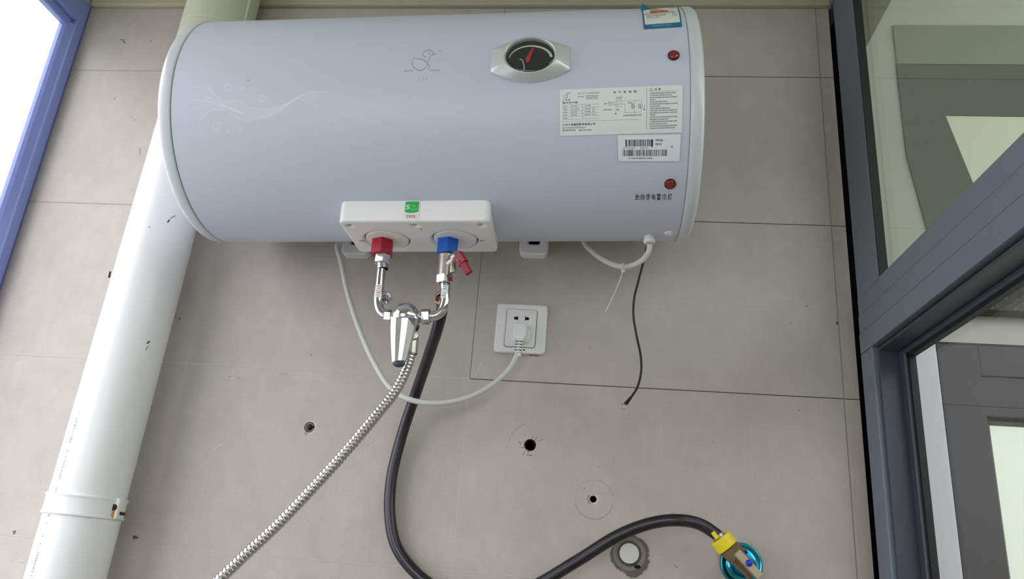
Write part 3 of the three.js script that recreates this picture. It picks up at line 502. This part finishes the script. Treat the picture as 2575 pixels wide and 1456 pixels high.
    const pl = new THREE.PlaneGeometry(0.0225, 0.0285); mesh('sticker', pl.translate(-0.0695, -0.1725, zf + 0.0005), std('#ffffff', 0.4, 0, { map: tex(k) }), cv).userData.label = 'green and white sticker with a capital S';
  }
  // gland where the cord leaves
  {
    const gp = atY(1633, 607, 0.183).applyMatrix4(TMI); const b = V(gp.x, -R + 0.004, gp.z), t = V(gp.x, -R - 0.014, gp.z);
    mesh('cable_gland', lathe([[0.006, 0], [0.0078, 0.002], [0.0078, 0.008], [0.0088, 0.0085], [0.0088, 0.0125], [0.0075, 0.014], [0, 0.014]], b, t, 28), M.white, heater);
  }
}
// wall plates the heater hangs on
for (const [u0, u1, lab] of [[862, 925, 'white plastic hanger plate on the wall beside the connection cover'], [1303, 1380, 'white plastic hanger plate on the wall between the socket and the heater']]) {
  const a = atZ(u0, 642, 0.012), b = atZ(u1, 642, 0.012), w = 0.050, cx = (a.x + b.x) / 2, yb = a.y;
  const t = thing('hanger_plate', lab, 'bracket', V(cx, yb, 0));
  const s = roundRect(w, 0.15, 0.010), p = roundRect(0.020, 0.022, 0.004, THREE.Path);
  const pts = p.getPoints(6).map((q) => new THREE.Vector2(q.x, q.y - 0.0445)); s.holes.push(new THREE.Path(pts.reverse()));
  mesh('plate', extr(s, 0.0185, 0.003).translate(0, 0.075, 0), M.white, t);
  mesh('slot', box(-0.011, 0.011, 0.018, 0.044, 0, 0.004), M.darkHole, t);  // near-black box puts the shade inside the slot into colour
}

// ------------------------------------------------------------------ fittings under the heater
const YN = 0.1585;                                            // underside of the cover
const hot = atY(963, 606, YN), cold = atY(1127, 605, YN + 0.004);
{
  const a = hot.clone(), dn = V(0.03, -1, 0).normalize();
  const mk = (name, label, p, mat) => { const t = thing(name, label, 'nut', p.clone()); mesh('hexagon', [hexNut(V(0, 0.002, 0), dn.clone().multiplyScalar(0.0235), 0.0300, 0.0098, 0.35, 0.0016)], mat, t); mesh('collar', lathe([[0.0108, -0.004], [0.0098, -0.004], [0.0098, 0.010], [0.0108, 0.010]], V(0, 0, 0), dn, 28), mat, t); return t; };
  mk('pipe_nut', 'red plastic hexagon nut under the hot water outlet', hot, M.red);
  mk('pipe_nut', 'blue plastic hexagon nut under the cold water inlet', cold, M.blue);
}
// U-shaped mixing tap
const ZF = hot.z;
{
  const t = thing('mixing_tap', 'chrome U-shaped mixing tap with a long lever hanging under the heater', 'tap', atZ(1018, 800, ZF));
  const O = t.position.clone(), W = (u, v, z = ZF) => atZ(u, v, z).sub(O), P = (p) => p.clone().sub(O);
  const n0 = P(hot).add(V(0.0004, -0.016, 0)), l0 = W(961, 655), l1 = W(957, 690), l2 = W(953, 735), l3 = W(951, 762), l4 = W(957, 782), l5 = W(972, 793), l6 = W(990, 797);
  mesh('threaded_stub', lathe([[0.0085, 0], [0.0085, 0.003], [0.0090, 0.0035], [0.0085, 0.004], [0.0085, 0.006], [0.0090, 0.0065], [0.0085, 0.007], [0.0085, 0.03]], n0, l0, 28), M.steel, t);
  mesh('union_nut', hexNut(W(963, 641), W(960, 664), 0.0215, 0.0078, 0.2), M.chrome, t);
  mesh('pipe', tube([l0, l1, l2, l3, l4, l5, l6], 0.0067, 120, 24), M.chrome, t);
  mesh('union_nut', hexNut(W(969, 797), W(986, 798), 0.0185, 0.0076, 0.1), M.chrome, t);
  const r0 = W(1118, 706), r1 = W(1120, 735), r2 = W(1118, 762), r3 = W(1109, 784), r4 = W(1095, 794), r5 = W(1070, 796), r6 = W(1050, 797);
  mesh('pipe', tube([r0, r1, r2, r3, r4, r5, r6], 0.0070, 120, 24), M.chrome, t);
  mesh('union_nut', hexNut(W(1119, 693), W(1118, 714), 0.0225, 0.0078, 0.45), M.chrome, t);
  mesh('union_nut', hexNut(W(1060, 797), W(1082, 796), 0.0195, 0.0076, 0.15), M.chrome, t);
  mesh('spindle', rod(W(1042, 798), W(1064, 797), 0.0092), M.chrome, t); mesh('spindle', rod(W(972, 797), W(1000, 798), 0.0085), M.chrome, t);
  // print on the two bends
  const tag = (u, v, cols, lab) => { const p = W(u, v), [k, x] = canvas(64, 160, '#e8e9ec'); x.fillStyle = cols[0]; for (let i = 0; i < 5; i++) { x.fillRect(10 + 6 * (i % 2), 14 + i * 28, 34 - 8 * (i % 3), 12); x.fillStyle = cols[(i + 1) % cols.length]; } const g = new THREE.CylinderGeometry(0.0072, 0.0072, 0.02, 16, 1, true, -0.75, 1.5); g.translate(p.x, p.y, p.z); mesh('pipe_sticker', g, std('#ffffff', 0.35, 0, { map: tex(k) }), t).userData.label = lab; };
  tag(953, 735, ['#d58f98', '#dfa6ac', '#c8707a'], 'white sticker printed in red'); tag(1119.5, 737, ['#92b4d2', '#5f90c4', '#a9c4d8'], 'white sticker printed in blue');
  // stubs facing the wall
  const ls = W(966, 752, ZF - 0.018), rs = W(1112, 752, ZF - 0.018);
  mesh('rear_stub', [rod(W(953, 762), ls, 0.007), hexNut(ls.clone().add(V(0, 0, -0.006)), ls.clone().add(V(0.003, 0.001, 0.005)), 0.0195, 0.0066, 0.2)], M.chrome, t);
  mesh('rear_stub', [rod(W(1118, 762), rs, 0.007), hexNut(rs.clone().add(V(0, 0, -0.008)), rs.clone().add(V(-0.002, 0.001, 0.004)), 0.0205, 0.0066, 0.5)], std('#b89c86', 0.25, 0.95), t);
  // valve body: a ball with the lever in front and the hose outlet below
  const bc = W(1018, 802, ZF + 0.006);
  const sp = new THREE.SphereGeometry(0.0205, 48, 32); sp.scale(1, 1.0, 0.98); sp.translate(bc.x, bc.y, bc.z);
  mesh('valve_body', [sp, lathe([[0.0165, 0], [0.0175, 0.012], [0.0185, 0.022]], bc.clone().add(V(0.001, 0.0, -0.026)), bc, 32)], M.chrome, t);
  // lever, a faceted blade from the cap down to its blunt tip
  {
    const zl = ZF + 0.028, A = W(1017, 792, zl + 0.002), B = W(1003, 914, zl - 0.002), ax = B.clone().sub(A), side = V(1, 0.08, 0.05).normalize(), nrm = new THREE.Vector3().crossVectors(side, ax).normalize().multiplyScalar(1); if (nrm.z < 0) nrm.negate();
    const secs = [[-0.10, 0.0105, 0.010, -0.008], [0.0, 0.0180, 0.0125, -0.010], [0.10, 0.0192, 0.0115, -0.0095], [0.28, 0.0182, 0.0095, -0.008], [0.55, 0.0155, 0.0080, -0.006], [0.80, 0.0125, 0.0066, -0.0045], [0.95, 0.0105, 0.0055, -0.0035], [1.0, 0.0085, 0.0030, -0.003]];
    const prof = [[-1, -0.2], [-0.93, 0.32], [-0.45, 0.86], [0, 1], [0.45, 0.86], [0.93, 0.32], [1, -0.2], [0.6, -1], [-0.6, -1]];
    const pp = [], ring = secs.map(([f, w, hp, hn]) => prof.map(([a, b]) => A.clone().addScaledVector(ax, f).addScaledVector(side, a * w).addScaledVector(nrm, b > 0 ? b * hp : -b * hn)));
    const q4 = (a, b, c, d) => { for (const p of [a, b, c, a, c, d]) pp.push(p.x, p.y, p.z); };
    for (let j = 0; j < ring.length - 1; j++) for (let i = 0; i < prof.length; i++) { const k = (i + 1) % prof.length; q4(ring[j][i], ring[j + 1][i], ring[j + 1][k], ring[j][k]); }
    for (const j of [0, ring.length - 1]) { const c = ring[j].reduce((s, p) => s.add(p), V(0, 0, 0)).multiplyScalar(1 / prof.length); for (let i = 0; i < prof.length; i++) { const k = (i + 1) % prof.length, tri = j ? [c, ring[j][k], ring[j][i]] : [c, ring[j][i], ring[j][k]]; for (const p of tri) pp.push(p.x, p.y, p.z); } }
    const b = new THREE.BufferGeometry(); b.setAttribute('position', new THREE.Float32BufferAttribute(pp, 3)); b.setAttribute('uv', new THREE.Float32BufferAttribute(new Float32Array(pp.length / 3 * 2), 2)); b.computeVertexNormals();
    mesh('lever', b, M.chrome, t);
    mesh('lever_tip', new THREE.SphereGeometry(0.0062, 20, 14).scale(1.45, 0.9, 0.9).translate(B.x, B.y, B.z), M.frameDark, t);
    const cap = new THREE.SphereGeometry(0.0198, 40, 20, 0, Math.PI * 2, 0, Math.PI / 2); cap.rotateX(0.35); cap.translate(A.x, A.y - 0.001, A.z - 0.006);
    mesh('lever_cap', cap, M.chrome, t);
  }
  mesh('outlet', [rod(bc.clone().add(V(0.004, -0.014, -0.006)), W(1034, 872, ZF - 0.002), 0.0088), lathe([[0.0092, 0], [0.0098, 0.002], [0.0092, 0.026]], W(1036, 846, ZF - 0.002), W(1033, 890, ZF - 0.002), 28)], M.steel, t);
  const kb = W(1041, 842, ZF + 0.008);
  mesh('side_plug', lathe([[0.0068, 0], [0.0072, 0.001], [0.0072, 0.0085], [0.006, 0.0095], [0, 0.0095]], kb.clone().add(V(-0.003, -0.001, -0.007)), kb.clone().add(V(0.001, 0, 0.004)), 28), M.steel, t);
}
// safety valve on the cold side
{
  const t = thing('safety_valve', 'nickel safety valve with a red lever below the blue nut', 'valve', atZ(1122, 660, ZF));
  const O = t.position.clone(), W = (u, v, z = ZF) => atZ(u, v, z).sub(O);
  const top = cold.clone().sub(O);
  mesh('body', [lathe([[0.0088, 0], [0.0088, 0.010], [0.0125, 0.0105], [0.0130, 0.014], [0.0118, 0.017], [0.0114, 0.045]], top.clone().add(V(0, -0.012, 0)), W(1119, 694), 32), rod(W(1122, 672), W(1146, 652, ZF + 0.012), 0.0085, 0.0078, 28)], M.nickel, t);
  mesh('hex_collar', hexNut(W(1126, 634), W(1125, 645), 0.0225, 0, 0.4), M.nickel, t);
  const a = W(1143, 650, ZF + 0.012), b = W(1152, 644, ZF + 0.016);
  mesh('spring_cap', rod(a, b, 0.0092, 0.0088, 28), M.nickel, t);
  // lever: a bent red channel
  const p0 = W(1152, 642, ZF + 0.020), p1 = W(1163, 658, ZF + 0.022), p2 = W(1180, 688, ZF + 0.024);
  const lv = (x0, x1, w, th) => { const d = x1.clone().sub(x0), g = new RoundedBoxGeometry(w, d.length(), th, 3, 0.0015); g.translate(0, d.length() / 2, 0); return align(g, x0, x1); };
  mesh('red_lever', [lv(p0.clone().addScaledVector(p1.clone().sub(p0), -0.15), p1.clone().addScaledVector(p2.clone().sub(p1), 0.2), 0.0150, 0.010), lv(p1, p2, 0.0105, 0.0075)], M.redHandle, t);
  mesh('rivet', rod(W(1150, 655, ZF + 0.026), W(1150, 655, ZF + 0.029), 0.0013), M.steel, t);
  mesh('drain_spout', lathe([[0.0042, 0], [0.0042, 0.004], [0.0050, 0.005], [0.0042, 0.008], [0.0050, 0.009], [0.0042, 0.012], [0.0046, 0.014], [0.0030, 0.0145], [0.0030, 0.010]], W(1139, 664, ZF + 0.012), W(1138, 692, ZF + 0.012), 22), M.nickel, t);
}
// ribbed metal shower hose
{
  const pts = [[1033, 884, ZF - 0.002], [1028, 910, ZF], [1015, 945, ZF + 0.004], [990, 990, ZF + 0.010], [950, 1040, ZF + 0.018], [885, 1118, ZF + 0.028], [800, 1213, ZF + 0.036], [700, 1318, ZF + 0.042], [600, 1412, ZF + 0.045], [520, 1490, ZF + 0.045], [420, 1600, ZF + 0.04], [360, 1720, ZF + 0.03]].map(([u, v, z]) => atZ(u, v, z));
  const t = thing('shower_hose', 'ribbed chrome shower hose hanging from the mixing tap', 'hose', pts[0].clone());
  const cv = curveOf(pts.map((p) => p.clone().sub(pts[0]))), len = cv.getLength(), pitch = 0.0056, per = 8, seg = Math.round(len / pitch) * per, n = 20;
  const g = new THREE.TubeGeometry(cv, seg, 1, n), p = g.attributes.position, fr = cv.getSpacedPoints(seg);
  for (let i = 0; i <= seg; i++) {
    const ph = (i % per) / per, r = ph < 0.12 ? 0.00565 : ph < 0.25 ? 0.0068 : ph < 0.76 ? 0.0073 : ph < 0.9 ? 0.0068 : 0.00565, c = fr[i];
    for (let k = 0; k <= n; k++) { const q = i * (n + 1) + k; const v = V(p.getX(q), p.getY(q), p.getZ(q)).sub(c).normalize().multiplyScalar(r).add(c); p.setXYZ(q, v.x, v.y, v.z); }
  }
  g.computeVertexNormals();
  mesh('ribbed_tube', g, std('#c9c7c6', 0.22, 1), t);
  mesh('end_sleeve', tube([pts[0].clone().sub(pts[0]).add(V(0.0006, 0.012, 0)), V(0, 0, 0), pts[1].clone().sub(pts[0]).multiplyScalar(0.3)], 0.0082, 20, 20), M.steel, t);
}
// braided supply hose
{
  const pts = [[1112, 752, ZF - 0.022], [1112, 775, ZF - 0.026], [1101, 822, 0.150], [1081, 885, 0.108], [1048, 982, 0.048], [1012, 1090, 0.020], [985, 1200, 0.014], [980, 1290, 0.014], [995, 1370, 0.014], [1040, 1435, 0.016], [1110, 1485, 0.020], [1220, 1510, 0.024], [1330, 1480, 0.028], [1450, 1411, 0.034], [1560, 1344, 0.042], [1640, 1315, 0.047], [1705, 1308, 0.052], [1760, 1318, 0.050], [1806, 1348, 0.050], [1822, 1366, 0.050]].map(([u, v, z]) => atZ(u, v, z));
  const t = thing('supply_hose', 'black braided water hose looping from the tap to the wall valve', 'hose', pts[0].clone());
  const L = pts.map((p) => p.clone().sub(pts[0])), cv = curveOf(L), len = cv.getLength();
  const braid = noiseTex(64, (i, j) => { const q = (i + (j < 32 ? j : 64 - j)) % 16; const v = q < 10 ? 215 + 40 * rnd() : 60; return [v, v, v]; }, true);
  const mat = std('#6c6a71', 0.2, 1.0, { map: withRepeat(braid, len / 0.0060, 6), bumpMap: withRepeat(braid, len / 0.0060, 6), bumpScale: 0.0001 });
  mesh('braided_tube', new THREE.TubeGeometry(cv, 420, 0.0089, 22), mat, t);
  const e = L[L.length - 1], d = L[L.length - 2];
  mesh('ferrule', lathe([[0.0088, 0], [0.0094, 0.001], [0.0094, 0.013], [0.0088, 0.014]], d.clone().addScaledVector(e.clone().sub(d), -0.15), e, 28), M.steel, t);
}
// wall angle valve with its blue cup
{
  const c = ROSE, t = thing('angle_valve', 'brass angle valve with a blue dot and shiny blue wall flange', 'valve', V(c.x, c.y, 0));
  const W = (u, v, z) => atZ(u, v, z).sub(t.position);
  mesh('flange', lathe([[0.0105, 0.020], [0.0125, 0.0195], [0.0150, 0.010], [0.0200, 0.0045], [0.0250, 0.0042], [0.0282, 0.0075], [0.0303, 0.0055], [0.0310, 0.0005], [0.028, 0.0005]], V(0, 0, 0), V(0, 0, 1), 64), M.cyan, t);
  mesh('inlet', rod(V(0, 0, 0.002), V(0, 0, 0.045), 0.0100), M.brass, t);
  const a = W(1822, 1366, 0.050), b = W(1900, 1450, 0.050);
  mesh('body', [rod(a.clone().lerp(b, 0.0), a.clone().lerp(b, 0.34), 0.0118, 0.0118, 28), hexNut(a.clone().lerp(b, 0.14), a.clone().lerp(b, 0.42), 0.0255, 0, 0.3), rod(a.clone().lerp(b, 0.4), a.clone().lerp(b, 0.95), 0.0120, 0.0105, 28)], M.brass, t);
  const h0 = W(1852, 1388, 0.070), h1 = W(1912, 1452, 0.066), dd = h1.clone().sub(h0);
  const bar = new RoundedBoxGeometry(0.0115, dd.length(), 0.005, 3, 0.001).translate(0, dd.length() / 2, 0);
  mesh('handle', [align(bar, h0, h1), rod(a.clone().lerp(b, 0.6), W(1884, 1419, 0.069), 0.0045)], M.brassDull, t).userData.label = 'flat brass lever handle';
  mesh('blue_dot', new THREE.SphereGeometry(0.0048, 20, 14).scale(1, 1, 0.5).translate(...W(1884, 1416, 0.0715).toArray()), M.blueDot, t);
  // yellow clip on the hose nut
  const y0 = W(1805, 1345, 0.050), y1 = W(1835, 1382, 0.050);
  const cl = thing('hose_clip', 'yellow plastic clip around the end of the braided hose', 'clip', atZ(1818, 1368, 0.050));
  const sh = t.position.clone().sub(cl.position), q0 = y0.add(sh), q1 = y1.add(sh);
  mesh('ring', lathe([[0.0122, 0], [0.0158, 0], [0.0162, 0.001], [0.0162, 0.0165], [0.0156, 0.0175], [0.0122, 0.0175], [0.0122, 0]], q0.clone().lerp(q1, 0.18), q1, 40), M.yellow, cl);
  const tb = new RoundedBoxGeometry(0.006, 0.011, 0.003, 2, 0.001); const tp = q0.clone().lerp(q1, -0.02).add(V(-0.006, -0.002, 0.0155));
  mesh('tab', align(tb, tp, tp.clone().add(q1.clone().sub(q0))), M.yellow, cl);
}
// capped outlet in its mortar ring
{
  const t = thing('capped_outlet', 'white plug in a ring of rough grey mortar on the tiles', 'outlet', V(OUT.x, OUT.y, 0));
  const N = 72, r = (i) => 0.0280 + 0.0012 * Math.sin(i * 0.35) + 0.0022 * (rnd() - 0.5) + (i > 52 && i < 70 ? 0.0028 + 0.0018 * rnd() : 0);
  const sh = poly(Array.from({ length: N }, (_, i) => { const a = i / N * Math.PI * 2, q = r(i); return [q * Math.cos(a), q * Math.sin(a) * 1.02]; })), p = new THREE.Path(); p.absarc(0, 0, 0.0175, 0, Math.PI * 2, true); sh.holes.push(p);
  mesh('mortar', extr(sh, 0.0014, 0.0005).translate(0, 0, 0), M.mortar, t);
  mesh('inner_ring', lathe([[0.0170, -0.006], [0.0178, 0.0018], [0.0235, 0.0022], [0.0245, 0.0013]], V(0, 0, 0), V(0, 0, 1), 56), M.mortarLight, t);
  mesh('socket_wall', lathe([[0.0152, -0.012], [0.0172, -0.012], [0.0172, 0.001], [0.0163, 0.0012], [0.0152, 0.0004]], V(0, 0, 0), V(0, 0, 1), 48), M.seam, t);
  mesh('plug', lathe([[0.0148, -0.012], [0.0148, 0.0010], [0.0140, 0.0018], [0, 0.0022]], V(-0.0003, 0.0006, 0), V(-0.0003, 0.0006, 1), 40), M.plug, t);
  mesh('chip', new THREE.SphereGeometry(0.0042, 10, 8).scale(1.2, 0.7, 0.35).translate(0.012, -0.0175, 0.002), M.darkHole, t);
}
// plastic anchors left in two of the holes
{
  const mk = (h, label, r0, r1, gap, mat) => { const t = thing('wall_anchor', label, 'wall anchor', V(h[0], h[1], 0)); const g = new THREE.LatheGeometry([[r0, -0.03], [r1, -0.03], [r1, -0.0008], [(r0 + r1) / 2, -0.0002], [r0, -0.0008], [r0, -0.03]].map(([a, b]) => new THREE.Vector2(a, b)), 40, gap, Math.PI * 2 - 0.45); g.rotateX(Math.PI / 2); mesh('sleeve', g, mat, t); };
  mk(HOLES[0], 'pale split plastic anchor in the hole by the shower hose', 0.0062, 0.0074, 1.9, M.anchor);
  mk(HOLES[1], 'brown stained plastic anchor in the hole below the socket', 0.0074, 0.0086, 1.0, M.rust);
}

// ------------------------------------------------------------------ socket, cord, wires
{
  const a = atZ(1251, 768), c = atZ(1371, 893), t = thing('wall_socket', 'white square wall socket with a two-pin outlet', 'socket', V(0.0795, 0.089, 0));
  t.rotation.z = -0.008;
  const s = roundRect(0.086, 0.086, 0.006), inner = roundRect(0.0515, 0.066, 0.005, THREE.Path);
  s.holes.push(new THREE.Path(inner.getPoints(8).reverse()));
  mesh('frame', extr(s, 0.0085, 0.003), M.whitePlate, t);
  const pn = roundRect(0.0505, 0.065, 0.0045);
  const slot = (sx) => { const q = [[0, -0.0045], [0, 0.0045], [-0.0022, 0.0026], [-0.0045, 0.0030], [-0.0068, 0.0020], [-0.0072, 0], [-0.0068, -0.0020], [-0.0045, -0.0030], [-0.0022, -0.0026]].map(([x, y]) => new THREE.Vector2(sx * (x - 0.0058), y + 0.0175)); if (sx < 0) q.reverse(); pn.holes.push(new THREE.Path(q)); };
  slot(1); slot(-1);
  mesh('insert', extr(pn, 0.0092, 0.0008), M.whitePlate, t);
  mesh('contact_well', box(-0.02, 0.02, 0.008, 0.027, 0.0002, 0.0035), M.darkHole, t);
  mesh('screw_hole_disc', rod(V(0.0085, -0.0375, 0.0078), V(0.0085, -0.0375, 0.0089), 0.0013), M.darkHole, t);  // dark disc on the face, coloured as a shaded hole
  mesh('mortar_edge', [box(-0.036, -0.018, 0.0420, 0.0448, 0, 0.002, 0.0008), box(-0.020, -0.004, 0.0420, 0.0440, 0, 0.002, 0.0008), box(0.016, 0.033, -0.0441, -0.0420, 0, 0.002, 0.0008)], std('#80594c', 0.95), t);
}
{
  const PC = V(0.0805, 0.0765, 0);                               // plug position on the socket
  const t = thing('power_cord', 'white power cord from the heater looping down to its plug in the socket', 'cord', PC.clone());
  const gl = atY(1633, 607, 0.183), Z = (u, v, z) => atZ(u, v, z).sub(PC), g0 = gl.clone().sub(PC);
  const y = t.position;
  const pts = [g0.clone().add(V(0.0004, -0.0066, 0)), g0.clone().add(V(0.0003, -0.011, 0)), Z(1631, 633, gl.z - 0.004), Z(1614, 655, gl.z - 0.02), Z(1570, 671, gl.z - 0.05), Z(1520, 655, gl.z - 0.075), Z(1476, 620, gl.z - 0.10), Z(1458, 596, 0.05), V(0.11, 0.25, 0.022).sub(PC), V(0.0, 0.262, 0.010).sub(PC), V(-0.12, 0.258, 0.010).sub(PC), V(-0.21, 0.243, 0.012).sub(PC), Z(850, 612, 0.030), Z(858, 660, 0.028), Z(875, 740, 0.030), Z(905, 832, 0.036), Z(945, 920, 0.048), Z(985, 978, 0.060), Z(1035, 1006, 0.066), Z(1100, 1014, 0.062), Z(1175, 1000, 0.050), Z(1240, 965, 0.038), Z(1282, 925, 0.030), Z(1300, 892, 0.031), Z(1304, 876, 0.031)];
  mesh('cable', tube(pts, 0.0043, 420, 14), M.cord, t);
  // plug: round foot, body, ribbed sleeve
  const pl = V(0, 0, 0);
  mesh('plug_foot', lathe([[0.0178, 0.0088], [0.0182, 0.0105], [0.0178, 0.0165], [0.0150, 0.0190], [0, 0.0195]], V(0, 0, 0), V(0, 0, 1), 44), M.whitePlate, t);
  const A = V(0.0005, 0.0145, 0), B = Z(1303, 872, 0.031);
  const bd = new THREE.Shape(); bd.moveTo(-0.0100, 0.0150); bd.lineTo(0.0100, 0.0150); bd.lineTo(0.0112, 0.010); bd.lineTo(0.0112, -0.006); bd.lineTo(0.0078, -0.014); bd.lineTo(-0.0078, -0.014); bd.lineTo(-0.0116, -0.006); bd.lineTo(-0.0116, 0.010); bd.closePath();
  mesh('plug_body', extr(bd, 0.017, 0.0025).translate(0, 0, 0.0165), M.whitePlate, t);
  const sl = []; for (let i = 0; i < 5; i++) { const yy = -0.0145 - i * 0.0048; sl.push(box(-0.0066 + i * 0.0003, 0.0066 - i * 0.0003, yy - 0.0034, yy, 0.0240, 0.0365, 0.0012)); }  sl.push(rod(V(0, -0.014, 0.0303), V(0.0003, -0.043, 0.0303), 0.0048, 0.0046));
  const sr = mesh('strain_relief', sl, M.whitePlate, t);
  for (let i = 0; i < 4; i++) for (const x of [-1, 1]) { const yy = -0.0182 - i * 0.0048; mesh('relief_slot_shade', box(x < 0 ? -0.0058 : 0.0014, x < 0 ? -0.0014 : 0.0058, yy - 0.0012, yy, 0.034, 0.0366), M.seam, sr); }  // dark fillers between the ribs, coloured as shaded slits
}
{
  const p0 = atZ(1566, 674, 0.13), t = thing('cable_tie', 'thin white cable tie with a long tail on the power cord', 'cable tie', p0.clone());
  const Z = (u, v, z) => atZ(u, v, z).sub(p0);
  mesh('loop', new THREE.TorusGeometry(0.0052, 0.0011, 8, 28).rotateY(Math.PI / 2).translate(...Z(1566, 671, 0.13).toArray()), M.cord, t);
  mesh('head', box(-0.0030, 0.0030, -0.0085, -0.0035, -0.002, 0.0025, 0.0008).translate(...Z(1567, 673, 0.13).toArray()), M.cord, t);
  mesh('tail', tube([Z(1567, 681, 0.131), Z(1556, 712, 0.132), Z(1540, 748, 0.134), Z(1522, 786, 0.136)], 0.0009, 30, 6), M.cord, t);
}
{
  const gl = atY(1633, 607, 0.183), t = thing('earth_wire', 'thin black wire with a bare ring terminal hanging below the heater', 'wire', atZ(1626, 622, gl.z - 0.012).clone());
  const O = t.position.clone(), Z = (u, v, z) => atZ(u, v, z).sub(O);
  mesh('insulation', tube([Z(1629, 604, gl.z - 0.014), Z(1626, 622, gl.z - 0.020), Z(1619, 655, gl.z - 0.034), Z(1606, 705, gl.z - 0.036), Z(1595, 750, gl.z - 0.036), Z(1593, 795, gl.z - 0.038), Z(1601, 845, gl.z - 0.04), Z(1611, 895, gl.z - 0.05), Z(1612, 935, gl.z - 0.055), Z(1602, 975, gl.z - 0.06), Z(1584, 1003, gl.z - 0.063)], 0.0017, 160, 10), M.black, t);
  const a = Z(1586, 1000, gl.z - 0.063), b = Z(1573, 1016, gl.z - 0.064), r = Z(1567, 1022, gl.z - 0.065);
  mesh('crimp_sleeve', rod(a, b, 0.0021, 0.0030), M.black, t);
  mesh('ring_terminal', new THREE.TorusGeometry(0.0040, 0.0008, 8, 28).rotateY(0.15).translate(r.x, r.y, r.z), M.steel, t);
}

// ------------------------------------------------------------------ drain pipe
{
  const zc = 0.066;                   // a little out of plumb
  const at = (y) => V(-0.5655 + (y + 0.082) * 0.0205, y, zc);
  const t = thing('drain_pipe', 'white plastic drain pipe running up the tiled wall behind the heater', 'pipe', at(RY0));
  const L = (v) => v.sub(t.position);
  mesh('pipe', rod(L(at(RY0)), L(at(0.70)), 0.055, 0.055, 72), M.pvc, t);
  mesh('coupling', lathe([[0.0555, 0], [0.0625, 0.001], [0.0635, 0.003], [0.0635, 0.028], [0.0622, 0.031], [0.0622, 0.034], [0.0638, 0.037], [0.0638, 0.19]], L(at(0.598)), L(at(0.80)), 72), M.pvcOld, t);
  mesh('coupling_rib', new RoundedBoxGeometry(0.006, 0.13, 0.018, 2, 0.002).translate(...L(at(0.685).add(V(0.0635, 0, 0.012))).toArray()), M.pvcOld, t);
  // print running up the pipe
  const [k, x] = canvas(1024, 40); x.clearRect(0, 0, 1024, 40); x.fillStyle = '#000'; x.fillRect(0, 0, 1024, 40); x.fillStyle = '#fff'; x.font = '22px monospace'; x.fillText('U-PVC  dn110x3.2  GB/T5836.1', 300, 28); x.fillText('LIAXADU  L *   C 6  L', 20, 28);
  const at0 = tex(k, false), n = 4, ps = [], us = [], ix = []; const y0 = -0.36, y1 = 0.02, a0 = -0.42, aw = 0.14;
  for (let j = 0; j <= 20; j++) for (let i = 0; i <= n; i++) { const yy = y0 + (y1 - y0) * j / 20, a = a0 + aw * i / n, c = L(at(yy)); ps.push(c.x + 0.0554 * Math.sin(a), c.y, c.z + 0.0554 * Math.cos(a)); us.push(j / 20, 1 - i / n); }
  for (let j = 0; j < 20; j++) for (let i = 0; i < n; i++) { const q = j * (n + 1) + i; ix.push(q, q + 1, q + n + 2, q, q + n + 2, q + n + 1); }
  const g = new THREE.BufferGeometry(); g.setAttribute('position', new THREE.Float32BufferAttribute(ps, 3)); g.setAttribute('uv', new THREE.Float32BufferAttribute(us, 2)); g.setIndex(ix); g.computeVertexNormals();
  mesh('print', g, std('#5b6068', 0.6, 0, { alphaMap: at0, transparent: true }), t);
  // clamp
  const cy = -0.249, c0 = at(cy), cl = thing('pipe_clamp', 'white strap clamp with a rusty screw around the drain pipe', 'clamp', V(c0.x, cy, 0));
  const Lc = (v) => v.sub(cl.position);
  mesh('band', lathe([[0.0551, -0.0155], [0.0572, -0.0155], [0.0585, -0.0145], [0.0585, -0.0120], [0.0568, -0.0105], [0.0568, 0.0105], [0.0585, 0.0120], [0.0585, 0.0145], [0.0572, 0.0155], [0.0551, 0.0155]], Lc(c0.clone()), Lc(at(cy + 1)), 72), M.pvc, cl);
  const ear = mesh('ear', box(0.0500, 0.0625, -0.0155, 0.0155, 0.066, 0.081, 0.003), M.pvc, cl);
  mesh('screw', rod(V(0.0560, 0.0015, 0.079), V(0.0562, 0.0015, 0.0825), 0.0046), M.rust, ear);
  mesh('rust_stain', box(0.0522, 0.0590, -0.0140, -0.002, 0.0802, 0.0813, 0.0004), std('#c08a3c', 0.8), ear);
  mesh('wall_foot', [box(-0.030, 0.020, -0.015, 0.015, 0.0, 0.0105, 0.003)], M.pvc, cl);
  mesh('bolt_end', rod(V(0.060, -0.006, 0.072), V(0.069, -0.007, 0.071), 0.0024), M.rust, cl);
  // dead insects and scuffs on the pipe
  for (const [pts, w] of [[[[421, 559], [426, 553]], 0.0011], [[[428, 550], [435, 545], [441, 543]], 0.0005], [[[370, 864], [376, 858]], 0.0010], [[[366, 880], [372, 871]], 0.0004], [[[274, 698], [276, 690], [277, 683]], 0.0017], [[[375, 572], [376, 570]], 0.0007]])
    mesh('dirt_speck', tube(pts.map(([u, v]) => { const d = ray(u, v), o = CAM.clone(); const ax = at(0.2); const A = d.x * d.x + d.z * d.z, ox = o.x, oz = o.z; let p = atZ(u, v, zc + 0.05); for (let k = 0; k < 6; k++) { const c = at(p.y), B = (ox - c.x) * d.x + (oz - c.z) * d.z, C = (ox - c.x) ** 2 + (oz - c.z) ** 2 - 0.0552 ** 2, q = Math.max(0, B * B - A * C); p = o.clone().addScaledVector(d, (-B - Math.sqrt(q)) / A); } return L(p); }), w, 6, 6), M.rust, t);
}

scene.traverse((o) => { if (o.isMesh) { o.castShadow = true; o.receiveShadow = true; } });
renderer.render(scene, camera);
